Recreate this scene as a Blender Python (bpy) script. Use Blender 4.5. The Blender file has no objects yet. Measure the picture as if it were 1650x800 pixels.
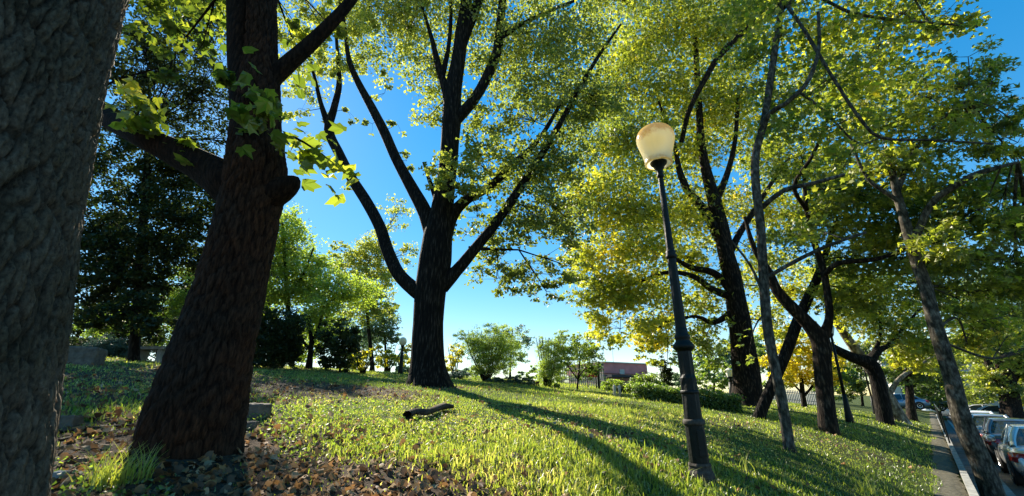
import bpy, math, random
import numpy as np
from mathutils import Vector, Matrix

random.seed(7)
RNG = np.random.default_rng(11)
S = bpy.context.scene
COL = S.collection
R = math.radians

# ------------------------------------------------------------------ camera, sky, sun, exposure
EYE = 1.4                       # metres above the turf at the photographer's feet
FPX = 700.0                     # focal length in pixels of the 1650 px wide photograph
PITCH = R(18.9)
cam = bpy.data.cameras.new('camera')
cam_o = bpy.data.objects.new('camera', cam)
COL.objects.link(cam_o)
cam.lens = FPX / 1650 * 36
cam.clip_start = 0.05
cam.clip_end = 2000
cam_o.location = (0, 0, EYE)
cam_o.rotation_euler = (R(90) + PITCH, 0, 0)
S.camera = cam_o

SUN_AZ, SUN_EL = R(-35.5), R(33.5)
world = bpy.data.worlds.new("World")
S.world = world
world.use_nodes = True
wn, wl = world.node_tree.nodes, world.node_tree.links
sky = wn.new('ShaderNodeTexSky')
sky.sky_type = 'NISHITA'
sky.sun_disc = False
sky.sun_elevation = SUN_EL
sky.sun_rotation = SUN_AZ
sky.air_density = 1.0
sky.dust_density = 0.04
sky.ozone_density = 1.5
hs = wn.new('ShaderNodeHueSaturation')
hs.inputs['Saturation'].default_value = 2.0
hs.inputs['Hue'].default_value = .499
hs.inputs['Value'].default_value = 1.0
gm = wn.new('ShaderNodeGamma'); gm.inputs[1].default_value = .60
wl.new(sky.outputs[0], gm.inputs[0]); wl.new(gm.outputs[0], hs.inputs['Color'])
wl.new(hs.outputs[0], wn['Background'].inputs[0])
wn['Background'].inputs[1].default_value = 0.14

sun = bpy.data.lights.new('sun', 'SUN')
sun.energy = 5.0
sun.angle = R(0.5)
sun.color = (1.0, 0.90, 0.74)
sun_o = bpy.data.objects.new('sun', sun)
COL.objects.link(sun_o)
SUND = Vector((math.sin(SUN_AZ) * math.cos(SUN_EL), math.cos(SUN_AZ) * math.cos(SUN_EL), math.sin(SUN_EL)))
sun_o.rotation_euler = (-SUND).to_track_quat('-Z', 'Y').to_euler()
sun_o.location = SUND * 60

S.view_settings.view_transform = 'Standard'
S.view_settings.look = 'None'
S.view_settings.gamma = 1
S.view_settings.exposure = 1.5
S.cycles.max_bounces = 7
S.cycles.diffuse_bounces = 3
S.cycles.transmission_bounces = 5
S.cycles.glossy_bounces = 2
S.cycles.transparent_max_bounces = 4
S.cycles.sample_clamp_indirect = 6.0

# ------------------------------------------------------------------ noise, terrain, rays
def make_noise(seed, octaves=4, base=1.0):
    g = np.random.default_rng(seed)
    w = []
    for o in range(octaves):
        for k in range(5):
            a = g.uniform(0, 2 * math.pi)
            f = base * 2 ** o * g.uniform(0.7, 1.4)
            w.append((math.cos(a) * f, math.sin(a) * f, g.uniform(0, 6.28), 0.6 ** o))
    tot = sum(q[3] for q in w) ** 1.0
    def f(x, y):
        r = 0.0
        for a, b, c, d in w:
            r = r + d * np.sin(a * x + b * y + c)
        return r / (tot * 0.35)
    return f

n_bump = make_noise(3, 4, 1.2)
n_patch = make_noise(5, 4, 0.9)
n_tint = make_noise(8, 3, 0.7)
n_litter = make_noise(21, 4, 1.6)

AZ = R(42.2)                                     # heading of the street and of the retaining wall
SD = (math.sin(AZ), math.cos(AZ))                # along the street
ND = (-math.cos(AZ), math.sin(AZ))               # away from it, uphill
PK = [-400, -1.2, -0.24, -0.23, 0.0, 0.4, 1.0, 2.0, 3.0, 5.0, 9.7, 18, 30, 60, 400]
PR = [-.82, -.80, -0.78, -0.10, -.02, 0.04, 0.33, 0.66, 0.90, 1.17, 1.70, 2.5, 2.9, 2.9, 2.9]
def ground(x, y):
    x = np.asarray(x, float); y = np.asarray(y, float)
    p = x * ND[0] + y * ND[1]
    s = x * SD[0] + y * SD[1]
    z = np.interp(p, PK, PR)
    # round the profile off a little
    z2 = (np.interp(p - .45, PK, PR) + np.interp(p + .45, PK, PR) + z) / 3
    z = np.where(p > 0.9, z2, z)
    k = np.clip(p / 3.0, 0, 1)
    z = z - k * 0.012 * np.clip(s - 8, 0, 60)
    z = z + np.clip(p - .5, 0, 1) * 0.035 * n_bump(x, y)
    return z

def ray(px, py):
    u = (px - 825) / FPX; v = (400 - py) / FPX
    cp, sp = math.cos(PITCH), math.sin(PITCH)
    return Vector((u, cp - v * sp, sp + v * cp))
CAMP = Vector((0, 0, EYE))
def hit(px, py, far=60):
    d = ray(px, py); d = d / math.hypot(d.x, d.y)
    t = 1.2
    while t < far:
        q = CAMP + d * t
        if q.z <= float(ground(q.x, q.y)): break
        t += 0.03
    q = CAMP + d * t
    return Vector((q.x, q.y, float(ground(q.x, q.y))))
def P(px, py, Y):
    d = ray(px, py)
    return CAMP + d * (Y / d.y)
def zc(p):
    return p.y * math.cos(PITCH) + (p.z - EYE) * math.sin(PITCH)
def mpp(p):                                      # metres per photo pixel at p
    return zc(p) / FPX

# ------------------------------------------------------------------ materials
def mat(name):
    m = bpy.data.materials.new(name)
    m.use_nodes = True
    nt = m.node_tree
    nt.nodes.clear()
    out = nt.nodes.new('ShaderNodeOutputMaterial')
    return m, nt, out
def nd(nt, typ, **kw):
    n = nt.nodes.new(typ)
    for k, v in kw.items():
        if k in n.inputs: n.inputs[k].default_value = v
        else: setattr(n, k, v)
    return n
def ramp(nt, fac, stops, interp='LINEAR'):
    r = nt.nodes.new('ShaderNodeValToRGB')
    r.color_ramp.interpolation = interp
    e = r.color_ramp.elements
    while len(e) < len(stops): e.new(0.5)
    for i, (p, c) in enumerate(stops):
        e[i].position = p; e[i].color = (c[0], c[1], c[2], 1)
    nt.links.new(fac, r.inputs[0])
    return r.outputs[0]

def leaf_material(name, stops, trans=0.55, gloss=0.06, tgain=(1.0, 1.0, 1.0), rough=0.5):
    """thin leaf: diffuse both sides, light passing through, a little gloss; colour varies leaf by leaf"""
    m, nt, out = mat(name)
    at = nd(nt, 'ShaderNodeAttribute', attribute_name='tint')
    col = ramp(nt, at.outputs['Fac'], stops)
    dif = nt.nodes.new('ShaderNodeBsdfDiffuse')
    tr = nt.nodes.new('ShaderNodeBsdfTranslucent')
    mulc = nt.nodes.new('ShaderNodeMix'); mulc.data_type = 'RGBA'; mulc.blend_type = 'MULTIPLY'
    mulc.inputs['Factor'].default_value = 1.0
    nt.links.new(col, mulc.inputs[6]); mulc.inputs[7].default_value = (*tgain, 1)
    mulc.clamp_result = False
    nt.links.new(col, dif.inputs[0]); nt.links.new(mulc.outputs[2], tr.inputs[0])
    mx = nt.nodes.new('ShaderNodeMixShader'); mx.inputs[0].default_value = trans
    nt.links.new(dif.outputs[0], mx.inputs[1]); nt.links.new(tr.outputs[0], mx.inputs[2])
    gl = nt.nodes.new('ShaderNodeBsdfGlossy'); gl.inputs['Roughness'].default_value = rough
    gl.inputs[0].default_value = (1, 1, 1, 1)
    m2 = nt.nodes.new('ShaderNodeMixShader'); m2.inputs[0].default_value = gloss
    nt.links.new(mx.outputs[0], m2.inputs[1]); nt.links.new(gl.outputs[0], m2.inputs[2])
    nt.links.new(m2.outputs[0], out.inputs[0])
    return m

L_PLANE = leaf_material('plane_leaf', [(0, (.06, .10, .015)), (.35, (.16, .20, .025)), (.62, (.34, .35, .04)), (.85, (.58, .52, .05)), (1, (.62, .46, .05))], .62, tgain=(1.5, 1.6, .9))
L_YELLOW = leaf_material('yellow_leaf', [(0, (.20, .22, .02)), (.5, (.50, .46, .03)), (1, (.72, .52, .03))], .65, tgain=(1.35, 1.4, .8))
L_LIME = leaf_material('small_leaf', [(0, (.07, .10, .02)), (.5, (.20, .24, .045)), (1, (.46, .47, .09))], .58, tgain=(1.5, 1.55, .9))
L_DARK = leaf_material('evergreen_leaf', [(0, (.016, .026, .008)), (.6, (.038, .055, .014)), (1, (.11, .13, .03))], .4, .03, tgain=(1.4, 1.5, .7))
L_GREEN = leaf_material('green_leaf', [(0, (.06, .10, .02)), (.5, (.17, .23, .04)), (1, (.36, .41, .07))], .6, tgain=(1.4, 1.6, .8))
L_BLUE = leaf_material('grey_leaf', [(0, (.07, .12, .07)), (.6, (.13, .19, .10)), (1, (.22, .28, .13))], .5, tgain=(1.2, 1.4, 1.1))
L_JUN = leaf_material('juniper_needle', [(0, (.03, .07, .05)), (1, (.07, .13, .09))], .3)
L_GRASS = leaf_material('grass_blade', [(0, (.065, .11, .015)), (.5, (.18, .235, .035)), (.85, (.33, .34, .07)), (1, (.52, .45, .20))], .58, .05, tgain=(1.7, 1.75, .9), rough=.4)
L_LITTER = leaf_material('dry_leaf', [(0, (.06, .036, .022)), (.35, (.18, .11, .06)), (.6, (.36, .19, .07)), (.8, (.36, .24, .13)), (1, (.42, .33, .22))], .25, .015)

def bark_material(name, dark, light, cell=.03, stretch=.4, depth=.01, tone=(.8, .8, .75), edge=1.0, patch=2.2, bump=1.0, plates=False):
    """furrowed bark: narrow plates of about `cell` metres across, pulled out along the trunk"""
    m, nt, out = mat(name)
    tc = nt.nodes.new('ShaderNodeTexCoord')
    mp = nt.nodes.new('ShaderNodeMapping'); mp.inputs['Scale'].default_value = (1, 1, stretch)
    nt.links.new(tc.outputs['Object'], mp.inputs[0])
    sc = 1 / cell
    wob = nd(nt, 'ShaderNodeTexNoise', Scale=sc * .45, Detail=4, Roughness=.6)
    nt.links.new(mp.outputs[0], wob.inputs[0])
    add = nt.nodes.new('ShaderNodeVectorMath'); add.operation = 'MULTIPLY_ADD'
    nt.links.new(wob.outputs['Color'], add.inputs[0]); add.inputs[1].default_value = (cell * 2.2,) * 3; nt.links.new(mp.outputs[0], add.inputs[2])
    vo = nd(nt, 'ShaderNodeTexVoronoi', Scale=sc * .8); vo.feature = 'F1'
    nt.links.new(add.outputs[0], vo.inputs[0])
    no = nd(nt, 'ShaderNodeTexNoise', Scale=sc * .9, Detail=8, Roughness=.72)
    nt.links.new(mp.outputs[0], no.inputs[0])
    big = nd(nt, 'ShaderNodeTexNoise', Scale=patch, Detail=5, Roughness=.6)
    nt.links.new(tc.outputs['Object'], big.inputs[0])
    inv = nd(nt, 'ShaderNodeMath', operation='MULTIPLY_ADD'); inv.inputs[1].default_value = -.75 * edge; inv.inputs[2].default_value = .24
    nt.links.new(vo.outputs['Distance'], inv.inputs[0])
    h = nd(nt, 'ShaderNodeMath', operation='MULTIPLY_ADD'); h.inputs[1].default_value = 1.1
    nt.links.new(no.outputs[0], h.inputs[0]); nt.links.new(inv.outputs[0], h.inputs[2])
    c1 = ramp(nt, h.outputs[0], [(.36, [q * .35 for q in dark]), (.55, dark), (.95, light)])
    mixn = nt.nodes.new('ShaderNodeMix'); mixn.data_type = 'RGBA'
    f = ramp(nt, big.outputs[0], [(.40, (0, 0, 0)), (.62, (1, 1, 1))])
    m3 = nt.nodes.new('ShaderNodeMix'); m3.data_type = 'RGBA'; m3.blend_type = 'MULTIPLY'; m3.inputs[0].default_value = 1
    nt.links.new(c1, m3.inputs[6]); m3.inputs[7].default_value = (*tone, 1)
    if plates:      # crevice shade put into the colour: furrows darkened, plate faces lightened
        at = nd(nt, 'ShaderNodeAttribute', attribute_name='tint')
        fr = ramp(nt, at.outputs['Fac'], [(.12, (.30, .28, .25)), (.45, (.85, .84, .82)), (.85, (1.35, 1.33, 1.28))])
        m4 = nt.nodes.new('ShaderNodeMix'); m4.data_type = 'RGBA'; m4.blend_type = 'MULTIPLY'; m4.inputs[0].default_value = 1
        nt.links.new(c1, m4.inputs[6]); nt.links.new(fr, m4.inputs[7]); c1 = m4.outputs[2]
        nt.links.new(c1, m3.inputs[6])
    nt.links.new(f, mixn.inputs[0]); nt.links.new(c1, mixn.inputs[6]); nt.links.new(m3.outputs[2], mixn.inputs[7])
    bs = nt.nodes.new('ShaderNodeBsdfPrincipled'); bs.inputs['Roughness'].default_value = .92
    bs.inputs['Specular IOR Level'].default_value = .15
    nt.links.new(mixn.outputs[2], bs.inputs['Base Color'])
    bp = nt.nodes.new('ShaderNodeBump'); bp.inputs['Strength'].default_value = bump; bp.inputs['Distance'].default_value = depth
    nt.links.new(h.outputs[0], bp.inputs['Height']); nt.links.new(bp.outputs[0], bs.inputs['Normal'])
    nt.links.new(bs.outputs[0], out.inputs[0])
    return m
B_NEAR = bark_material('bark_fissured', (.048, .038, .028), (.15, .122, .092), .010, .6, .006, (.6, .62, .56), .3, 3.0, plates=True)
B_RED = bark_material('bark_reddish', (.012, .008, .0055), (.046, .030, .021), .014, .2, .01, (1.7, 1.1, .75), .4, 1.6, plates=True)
B_RED2 = bark_material('bark_reddish_limb', (.012, .008, .0055), (.038, .026, .019), .02, .2, .02, (1.5, 1.05, .8), .6, 1.6)
B_MID = bark_material('bark_dark', (.018, .015, .012), (.085, .07, .056), .035, .14, .03, (1.2, 1.1, 1.0))
B_PLANE = bark_material('bark_brown', (.025, .020, .015), (.11, .085, .06), .045, .25, .015, (1.3, 1.0, .8))
B_GREY = bark_material('bark_grey', (.06, .052, .042), (.24, .215, .17), .04, .4, .008, (.42, .42, .34), .5, 6)
B_PALE = bark_material('bark_flaking_pale', (.14, .12, .09), (.50, .47, .40), .12, .5, .006, (.35, .32, .26), .4, 4)

def plain(name, color, rough=.6, metal=0, spec=.5, noise=0, nscale=8, coat=0, bump=0, trans=0, emis=None):
    m, nt, out = mat(name)
    bs = nt.nodes.new('ShaderNodeBsdfPrincipled')
    bs.inputs['Base Color'].default_value = (*color, 1)
    bs.inputs['Roughness'].default_value = rough
    bs.inputs['Metallic'].default_value = metal
    bs.inputs['Specular IOR Level'].default_value = spec
    bs.inputs['Coat Weight'].default_value = coat
    if noise or bump:
        tc = nt.nodes.new('ShaderNodeTexCoord')
        no = nd(nt, 'ShaderNodeTexNoise', Scale=nscale, Detail=6, Roughness=.6)
        nt.links.new(tc.outputs['Object'], no.inputs[0])
        if noise:
            lo = [q * (1 - noise) for q in color]; hi = [min(1, q * (1 + noise)) for q in color]
            c = ramp(nt, no.outputs[0], [(.3, lo), (.7, hi)])
            nt.links.new(c, bs.inputs['Base Color'])
        if bump:
            bp = nt.nodes.new('ShaderNodeBump'); bp.inputs['Strength'].default_value = bump; bp.inputs['Distance'].default_value = .02
            nt.links.new(no.outputs[0], bp.inputs['Height']); nt.links.new(bp.outputs[0], bs.inputs['Normal'])
    nt.links.new(bs.outputs[0], out.inputs[0])
    return m
M_IRON = plain('painted_iron', (.004, .007, .0065), .5, 0, .22, .5, 30, bump=.25)
M_RUST = plain('chipped_paint', (.05, .042, .034), .8, 0, .3, .6, 30, bump=.3)
M_GLASS = plain('window_glass', (.02, .03, .035), .05, 0, .9)
M_TYRE = plain('tyre_rubber', (.02, .02, .02), .8)
M_RIM = plain('alloy', (.45, .46, .47), .3, .8)
M_CHROME = plain('chrome', (.6, .6, .6), .15, 1)
M_RED = plain('red_lens', (.32, .012, .015), .15, 0, .7, coat=.5)
M_WHITEL = plain('clear_lens', (.7, .7, .72), .1, 0, .7)
M_BLACKP = plain('black_plastic', (.015, .015, .016), .5)
M_STONE = plain('rough_stone', (.12, .105, .085), .9, 0, .2, .4, 12, bump=.6)
M_WALL = plain('retaining_concrete', (.26, .26, .24), .85, 0, .2, .35, 6, bump=.5)
M_PATH = plain('trodden_gravel', (.12, .11, .08), .95, 0, .1, .5, 14, bump=.9)
M_WOOD = plain('rotten_wood', (.055, .042, .032), .9, 0, .2, .6, 18, bump=.8)
M_PINK = plain('pink_render', (.62, .23, .22), .9, 0, .2, .15, 1.2)
M_PINK2 = plain('pale_pink_render', (.55, .30, .28), .9, 0, .2, .15, 1.2)
M_CREAM = plain('cream_render', (.48, .45, .40), .9, 0, .2, .15, .7)
M_GREYR = plain('grey_render', (.36, .37, .38), .9, 0, .2, .15, .7)
M_SHUT = plain('shutter', (.20, .20, .19), .7)
M_CANOPY = plain('dark_awning', (.03, .028, .03), .7)
M_SIGNRED = plain('red_panel', (.35, .03, .04), .5)
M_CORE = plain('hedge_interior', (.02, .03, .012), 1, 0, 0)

def lamp_globe_material():
    m, nt, out = mat('aged_acrylic')
    tc = nt.nodes.new('ShaderNodeTexCoord')
    sx = nt.nodes.new('ShaderNodeSeparateXYZ'); nt.links.new(tc.outputs['Object'], sx.inputs[0])
    no = nd(nt, 'ShaderNodeTexNoise', Scale=9, Detail=6, Roughness=.7); nt.links.new(tc.outputs['Object'], no.inputs[0])
    ad = nd(nt, 'ShaderNodeMath', operation='MULTIPLY_ADD'); ad.inputs[1].default_value = .35
    nt.links.new(no.outputs[0], ad.inputs[0]); nt.links.new(sx.outputs['Z'], ad.inputs[2])
    c = ramp(nt, ad.outputs[0], [(.13, (.80, .62, .28)), (.20, (.93, .88, .62)), (.46, (.92, .86, .56)), (.54, (.70, .48, .20)), (.64, (.86, .66, .28))])
    d = nt.nodes.new('ShaderNodeBsdfDiffuse'); t = nt.nodes.new('ShaderNodeBsdfTranslucent'); g = nt.nodes.new('ShaderNodeBsdfGlossy')
    g.inputs['Roughness'].default_value = .18
    for q in (d, t): nt.links.new(c, q.inputs[0])
    a = nt.nodes.new('ShaderNodeMixShader'); a.inputs[0].default_value = .7
    b = nt.nodes.new('ShaderNodeMixShader'); b.inputs[0].default_value = .07
    nt.links.new(d.outputs[0], a.inputs[1]); nt.links.new(t.outputs[0], a.inputs[2])
    nt.links.new(a.outputs[0], b.inputs[1]); nt.links.new(g.outputs[0], b.inputs[2])
    nt.links.new(b.outputs[0], out.inputs[0])
    return m
M_GLOBE = lamp_globe_material()

def paint(name, color, metal=.6):
    return plain(name, color, .28, metal, .5, coat=.8)
P_SILVER = paint('silver_car_paint', (.55, .56, .55))
P_DARK = paint('dark_car_paint', (.05, .05, .055), .3)
P_WHITE = paint('white_car_paint', (.75, .76, .77), 0)
P_BLUE = paint('blue_car_paint', (.12, .25, .42), .3)
P_GREYC = paint('grey_car_paint', (.25, .26, .27), .5)

# ------------------------------------------------------------------ object helpers
def new_mesh(name, verts, faces, m, parent=None, smooth=False, attr=None):
    me = bpy.data.meshes.new(name)
    if isinstance(faces, np.ndarray):
        nf, k = faces.shape
        me.vertices.add(len(verts)); me.vertices.foreach_set('co', np.ascontiguousarray(verts, np.float32).ravel())
        me.loops.add(nf * k); me.loops.foreach_set('vertex_index', np.ascontiguousarray(faces, np.int32).ravel())
        me.polygons.add(nf)
        me.polygons.foreach_set('loop_start', np.arange(0, nf * k, k, dtype=np.int32))
        me.polygons.foreach_set('loop_total', np.full(nf, k, np.int32))
        me.update(calc_edges=True)
    else:
        me.from_pydata([tuple(v) for v in verts], [], faces)
        me.update()
    if attr is not None:
        a = me.attributes.new('tint', 'FLOAT', 'POINT'); a.data.foreach_set('value', np.ascontiguousarray(attr, np.float32))
    if smooth:
        me.polygons.foreach_set('use_smooth', np.ones(len(me.polygons), bool))
    me.materials.append(m)
    o = bpy.data.objects.new(name, me)
    COL.objects.link(o)
    if parent:
        o.parent = parent
    return o
def local(parent, verts):
    return np.asarray(verts, float) - np.array(parent.location)
def thing(name, label, cat, loc, rz=0, group=None):
    o = bpy.data.objects.new(name, None); COL.objects.link(o)
    o.location = loc; o.rotation_euler = (0, 0, rz); o.empty_display_size = .2
    o['label'] = label; o['category'] = cat
    if group: o['group'] = group
    return o
def tag(o, label, cat, group=None):
    o['label'] = label; o['category'] = cat
    if group: o['group'] = group
def kind(o, k):
    o['kind'] = k; return o
def dup(root, name, label, loc, rz, group=None, swap=None):
    r = root.copy(); COL.objects.link(r); r.location = loc; r.rotation_euler = (0, 0, rz); r['label'] = label
    if group: r['group'] = group
    for ch in list(root.children):
        c = ch.copy(); COL.objects.link(c); c.parent = r
        if swap and c.data.materials and c.data.materials[0] in swap:
            c.data = c.data.copy(); c.data.materials[0] = swap[c.data.materials[0]]
        for g in ch.children:
            d = g.copy(); COL.objects.link(d); d.parent = c
    return r

class MB:
    def __init__(s): s.v = []; s.f = []
    def add(s, verts, faces):
        b = len(s.v); s.v += [tuple(q) for q in verts]; s.f += [tuple(i + b for i in f) for f in faces]; return s
    def box(s, x0, x1, y0, y1, z0, z1):
        return s.add([(x0, y0, z0), (x1, y0, z0), (x1, y1, z0), (x0, y1, z0), (x0, y0, z1), (x1, y0, z1), (x1, y1, z1), (x0, y1, z1)],
                     [(0, 3, 2, 1), (4, 5, 6, 7), (0, 1, 5, 4), (1, 2, 6, 5), (2, 3, 7, 6), (3, 0, 4, 7)])
    def lathe(s, prof, n=16, c=(0, 0), flute=None, cap=True):
        v = []
        for r, z in prof:
            for k in range(n):
                a = 2 * math.pi * k / n
                rr = r
                if flute and flute[0] < z < flute[1]: rr = r * (1 - flute[2] * (k % 2))
                v.append((c[0] + rr * math.cos(a), c[1] + rr * math.sin(a), z))
        f = []
        for i in range(len(prof) - 1):
            for k in range(n):
                f.append((i * n + k, i * n + (k + 1) % n, (i + 1) * n + (k + 1) % n, (i + 1) * n + k))
        if cap:
            f.append(tuple(range(n - 1, -1, -1))); f.append(tuple((len(prof) - 1) * n + k for k in range(n)))
        return s.add(v, f)
    def build(s, name, m, parent=None, smooth=False, bevel=0):
        o = new_mesh(name, s.v, s.f, m, parent, smooth)
        if bevel:
            b = o.modifiers.new('bevel', 'BEVEL'); b.width = bevel; b.segments = 2; b.limit_method = 'ANGLE'
        return o

def smooth_path(pts, rad, step):
    """Catmull-Rom through the points"""
    pts = [np.array(p, float) for p in pts]
    out, ro = [], []
    n = len(pts)
    for i in range(n - 1):
        p0 = pts[i - 1] if i else 2 * pts[0] - pts[1]
        p1, p2 = pts[i], pts[i + 1]
        p3 = pts[i + 2] if i + 2 < n else 2 * pts[-1] - pts[-2]
        k = max(1, int(np.linalg.norm(p2 - p1) / step))
        for j in range(k):
            t = j / k
            out.append(.5 * ((2 * p1) + (-p0 + p2) * t + (2 * p0 - 5 * p1 + 4 * p2 - p3) * t * t + (-p0 + 3 * p1 - 3 * p2 + p3) * t ** 3))
            ro.append(rad[i] * (1 - t) + rad[i + 1] * t)
    out.append(pts[-1]); ro.append(rad[-1])
    return np.array(out), np.array(ro)

def tube(pts, rad, n=10, step=.25, rough=.06, flare=0, seed=0, lobes=5, dense=False):
    C, r = smooth_path(pts, rad, step)
    g = np.random.default_rng(seed)
    ph = g.uniform(0, 6.28, 8)
    m = len(C)
    T = np.gradient(C, axis=0) if m > 1 else np.array([[0, 0, 1.]])
    T /= np.linalg.norm(T, axis=1)[:, None] + 1e-9
    ref = np.array([0, 1., 0]) if abs(T[0][1]) < .9 else np.array([1., 0, 0])
    V = np.zeros((m, n, 3))
    a = np.arange(n) * 2 * math.pi / n
    u = np.cross(T[0], ref); u /= np.linalg.norm(u)
    L = 0
    for i in range(m):
        u = u - T[i] * np.dot(u, T[i]); u /= np.linalg.norm(u) + 1e-9
        w = np.cross(T[i], u)
        if i: L += np.linalg.norm(C[i] - C[i - 1])
        rr = r[i] * (1 + rough * (np.sin(2 * a + ph[0] + L * .9) + .7 * np.sin(3 * a + ph[1] - L * 1.3 / max(r[i], .05) * .15) + .5 * np.sin(5 * a + ph[2] + L * 3)))
        if flare:
            q = math.exp(-L / (r[0] * 1.1))
            rr = rr * (1 + flare * q * (.55 + .45 * np.sin(lobes * a + ph[3])))
        V[i] = C[i] + rr[:, None] * (np.cos(a)[:, None] * u + np.sin(a)[:, None] * w)
    F = []
    idx = np.arange(m * n).reshape(m, n)
    A = idx[:-1]; B = np.roll(A, -1, 1); D = idx[1:]; E = np.roll(D, -1, 1)
    F = np.stack([A, B, E, D], -1).reshape(-1, 4)
    return V.reshape(-1, 3), F, C, r

def worley(u, w, seed=0):
    """distance to the furrow between irregular plates (F2 - F1) for surface coordinates in plate units"""
    iu, iw = np.floor(u).astype(np.int64), np.floor(w).astype(np.int64)
    f1 = np.full(u.shape, 9.); f2 = np.full(u.shape, 9.)
    for a in (-1, 0, 1):
        for b in (-1, 0, 1):
            cu, cw = iu + a, iw + b
            h = (cu * 73856093) ^ (cw * 19349663) ^ (seed * 83492791)
            h = (h * 2654435761) & 0xffffffff
            r1 = (h & 0xffff) / 65535.; r2 = ((h >> 16) & 0xffff) / 65535.
            d = np.hypot(cu + r1 - u, cw + r2 - w)
            f2 = np.where(d < f1, f1, np.minimum(f2, d)); f1 = np.minimum(f1, d)
    return f2 - f1

def bark_relief(v, C, n, cw, ch, depth, seed=0, ring=None):
    """press furrows between plates into a tube made by tube(); cw, ch: plate width and height in metres"""
    m = len(C)
    ax = np.repeat(C, n, axis=0); d = v - ax; rr = np.linalg.norm(d, axis=1); d = d / rr[:, None]
    L = np.concatenate([[0], np.cumsum(np.linalg.norm(np.diff(C, axis=0), axis=1))])
    hh = np.repeat(L, n)
    ang = np.arctan2((v - ax)[:, 1], (v - ax)[:, 0])
    R0 = float(np.median(rr))
    q = np.round(2 * math.pi * R0 / cw)
    u = ang / (2 * math.pi) * q; w = hh / ch
    u2 = u + .45 * np.sin(w * 1.3 + 2 * np.sin(u * .37)) + .25 * np.sin(w * 3.3 + u * .8) + .8 * np.sin(w * .21 + u * .11)
    w2 = w + .3 * np.sin(u * 1.3 + w * .4)
    e = worley(u2, w2, seed); e2 = worley(u2 * 2.3 + 7, w2 * 2.0, seed + 3)
    rel = .9 * np.clip(e * 4.0, 0, 1) ** .8 + .30 * np.clip(e2 * 3.0, 0, 1) + .3 * np.clip(worley(u2 * .4, w2 * .3, seed + 5) * 2, 0, 1) + .12 * np.sin(u * .9 + w * .23) * np.sin(w * .31)
    return v + d * ((rel - 1.0) * depth)[:, None], np.clip(rel / 1.45, 0, 1)

def merge(parts):
    vs, fs, b = [], [], 0
    for v, f in parts:
        vs.append(v); fs.append(np.asarray(f) + b); b += len(v)
    return np.concatenate(vs), np.concatenate(fs)

# leaf outlines: local x across, y along the leaf
def star_shape(k=5):
    tips = {5: [(-78, .62), (-40, .92), (0, 1.15), (40, .92), (78, .62)], 3: [(-50, .8), (0, 1.1), (50, .8)]}[k]
    out = [(0, 0)]
    valley = {5: [(-60, .56), (-21, .66), (21, .66), (60, .56)], 3: [(-24, .5), (24, .5)]}[k]
    out.append((-.30, .02))
    for i, (a, r) in enumerate(tips):
        out.append((r * math.sin(R(a)), .08 + r * math.cos(R(a)) * .9))
        if i < len(valley):
            b, q = valley[i]; out.append((q * math.sin(R(b)), .08 + q * math.cos(R(b))))
    out.append((.30, .02))
    v = [(0, .12)] + out[1:] + [(0, 0)]
    n = len(v)
    f = [(0, i, i + 1) for i in range(1, n - 1)] + [(0, n - 1, 1)]
    return np.array([(x * .75, y - .5, -.25 * x * x) for x, y in v]), np.array(f)
STAR5 = star_shape(5)
STAR3 = star_shape(3)
OVAL = (np.array([(0, -.5, 0), (.34, -.05, -.08), (0, .5, 0), (-.34, -.05, -.08)]), np.array([(0, 1, 2), (0, 2, 3)]))
LANCE = (np.array([(0, -.5, 0), (.13, 0, 0), (0, .5, -.05), (-.13, 0, 0)]), np.array([(0, 1, 2), (0, 2, 3)]))
LOBE = (np.array([(-.17, -.18, 0), (.17, -.18, 0), (0, .6, -.08), (-.05, -.5, 0), (-.5, .12, -.12), (.05, -.5, 0), (.5, .12, -.12)]), np.array([(0, 1, 2), (3, 0, 4), (5, 6, 1)]))
LOBE = (LOBE[0] * 1.15, np.array([(0, 1, 2), (3, 1, 4), (0, 5, 6)]))
AREA = {'lobe': .34, 'star5': .62, 'star3': .45, 'oval': .34, 'lance': .13}
SH = {'lobe': LOBE, 'star5': STAR5, 'star3': STAR3, 'oval': OVAL, 'lance': LANCE}

def leaf_cloud(pos, size, shape, tint, up=.7, droop=.3, rng=RNG, curl=1.0, small=.6):
    """one small face fan per leaf, scattered orientation, blades mostly level"""
    T, F = SH[shape]
    n = len(pos)
    nrm = rng.normal(size=(n, 3)); nrm[:, 2] = np.abs(nrm[:, 2]) * (1 - up) + up * 1.3
    nrm /= np.linalg.norm(nrm, axis=1)[:, None]
    b = rng.normal(size=(n, 3)); b[:, 2] -= droop
    b -= nrm * (b * nrm).sum(1)[:, None]; b /= np.linalg.norm(b, axis=1)[:, None]
    a = np.cross(b, nrm)
    sz = size * rng.uniform(small, 1.25, n)
    V = pos[:, None, :] + sz[:, None, None] * (T[None, :, 0, None] * a[:, None] + T[None, :, 1, None] * b[:, None] + T[None, :, 2, None] * nrm[:, None] * (curl * rng.uniform(.3, 2.2, n))[:, None, None])
    k = len(T)
    Fa = (F[None] + (np.arange(n) * k)[:, None, None]).reshape(-1, 3)
    return V.reshape(-1, 3), Fa, np.repeat(tint, k)

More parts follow.
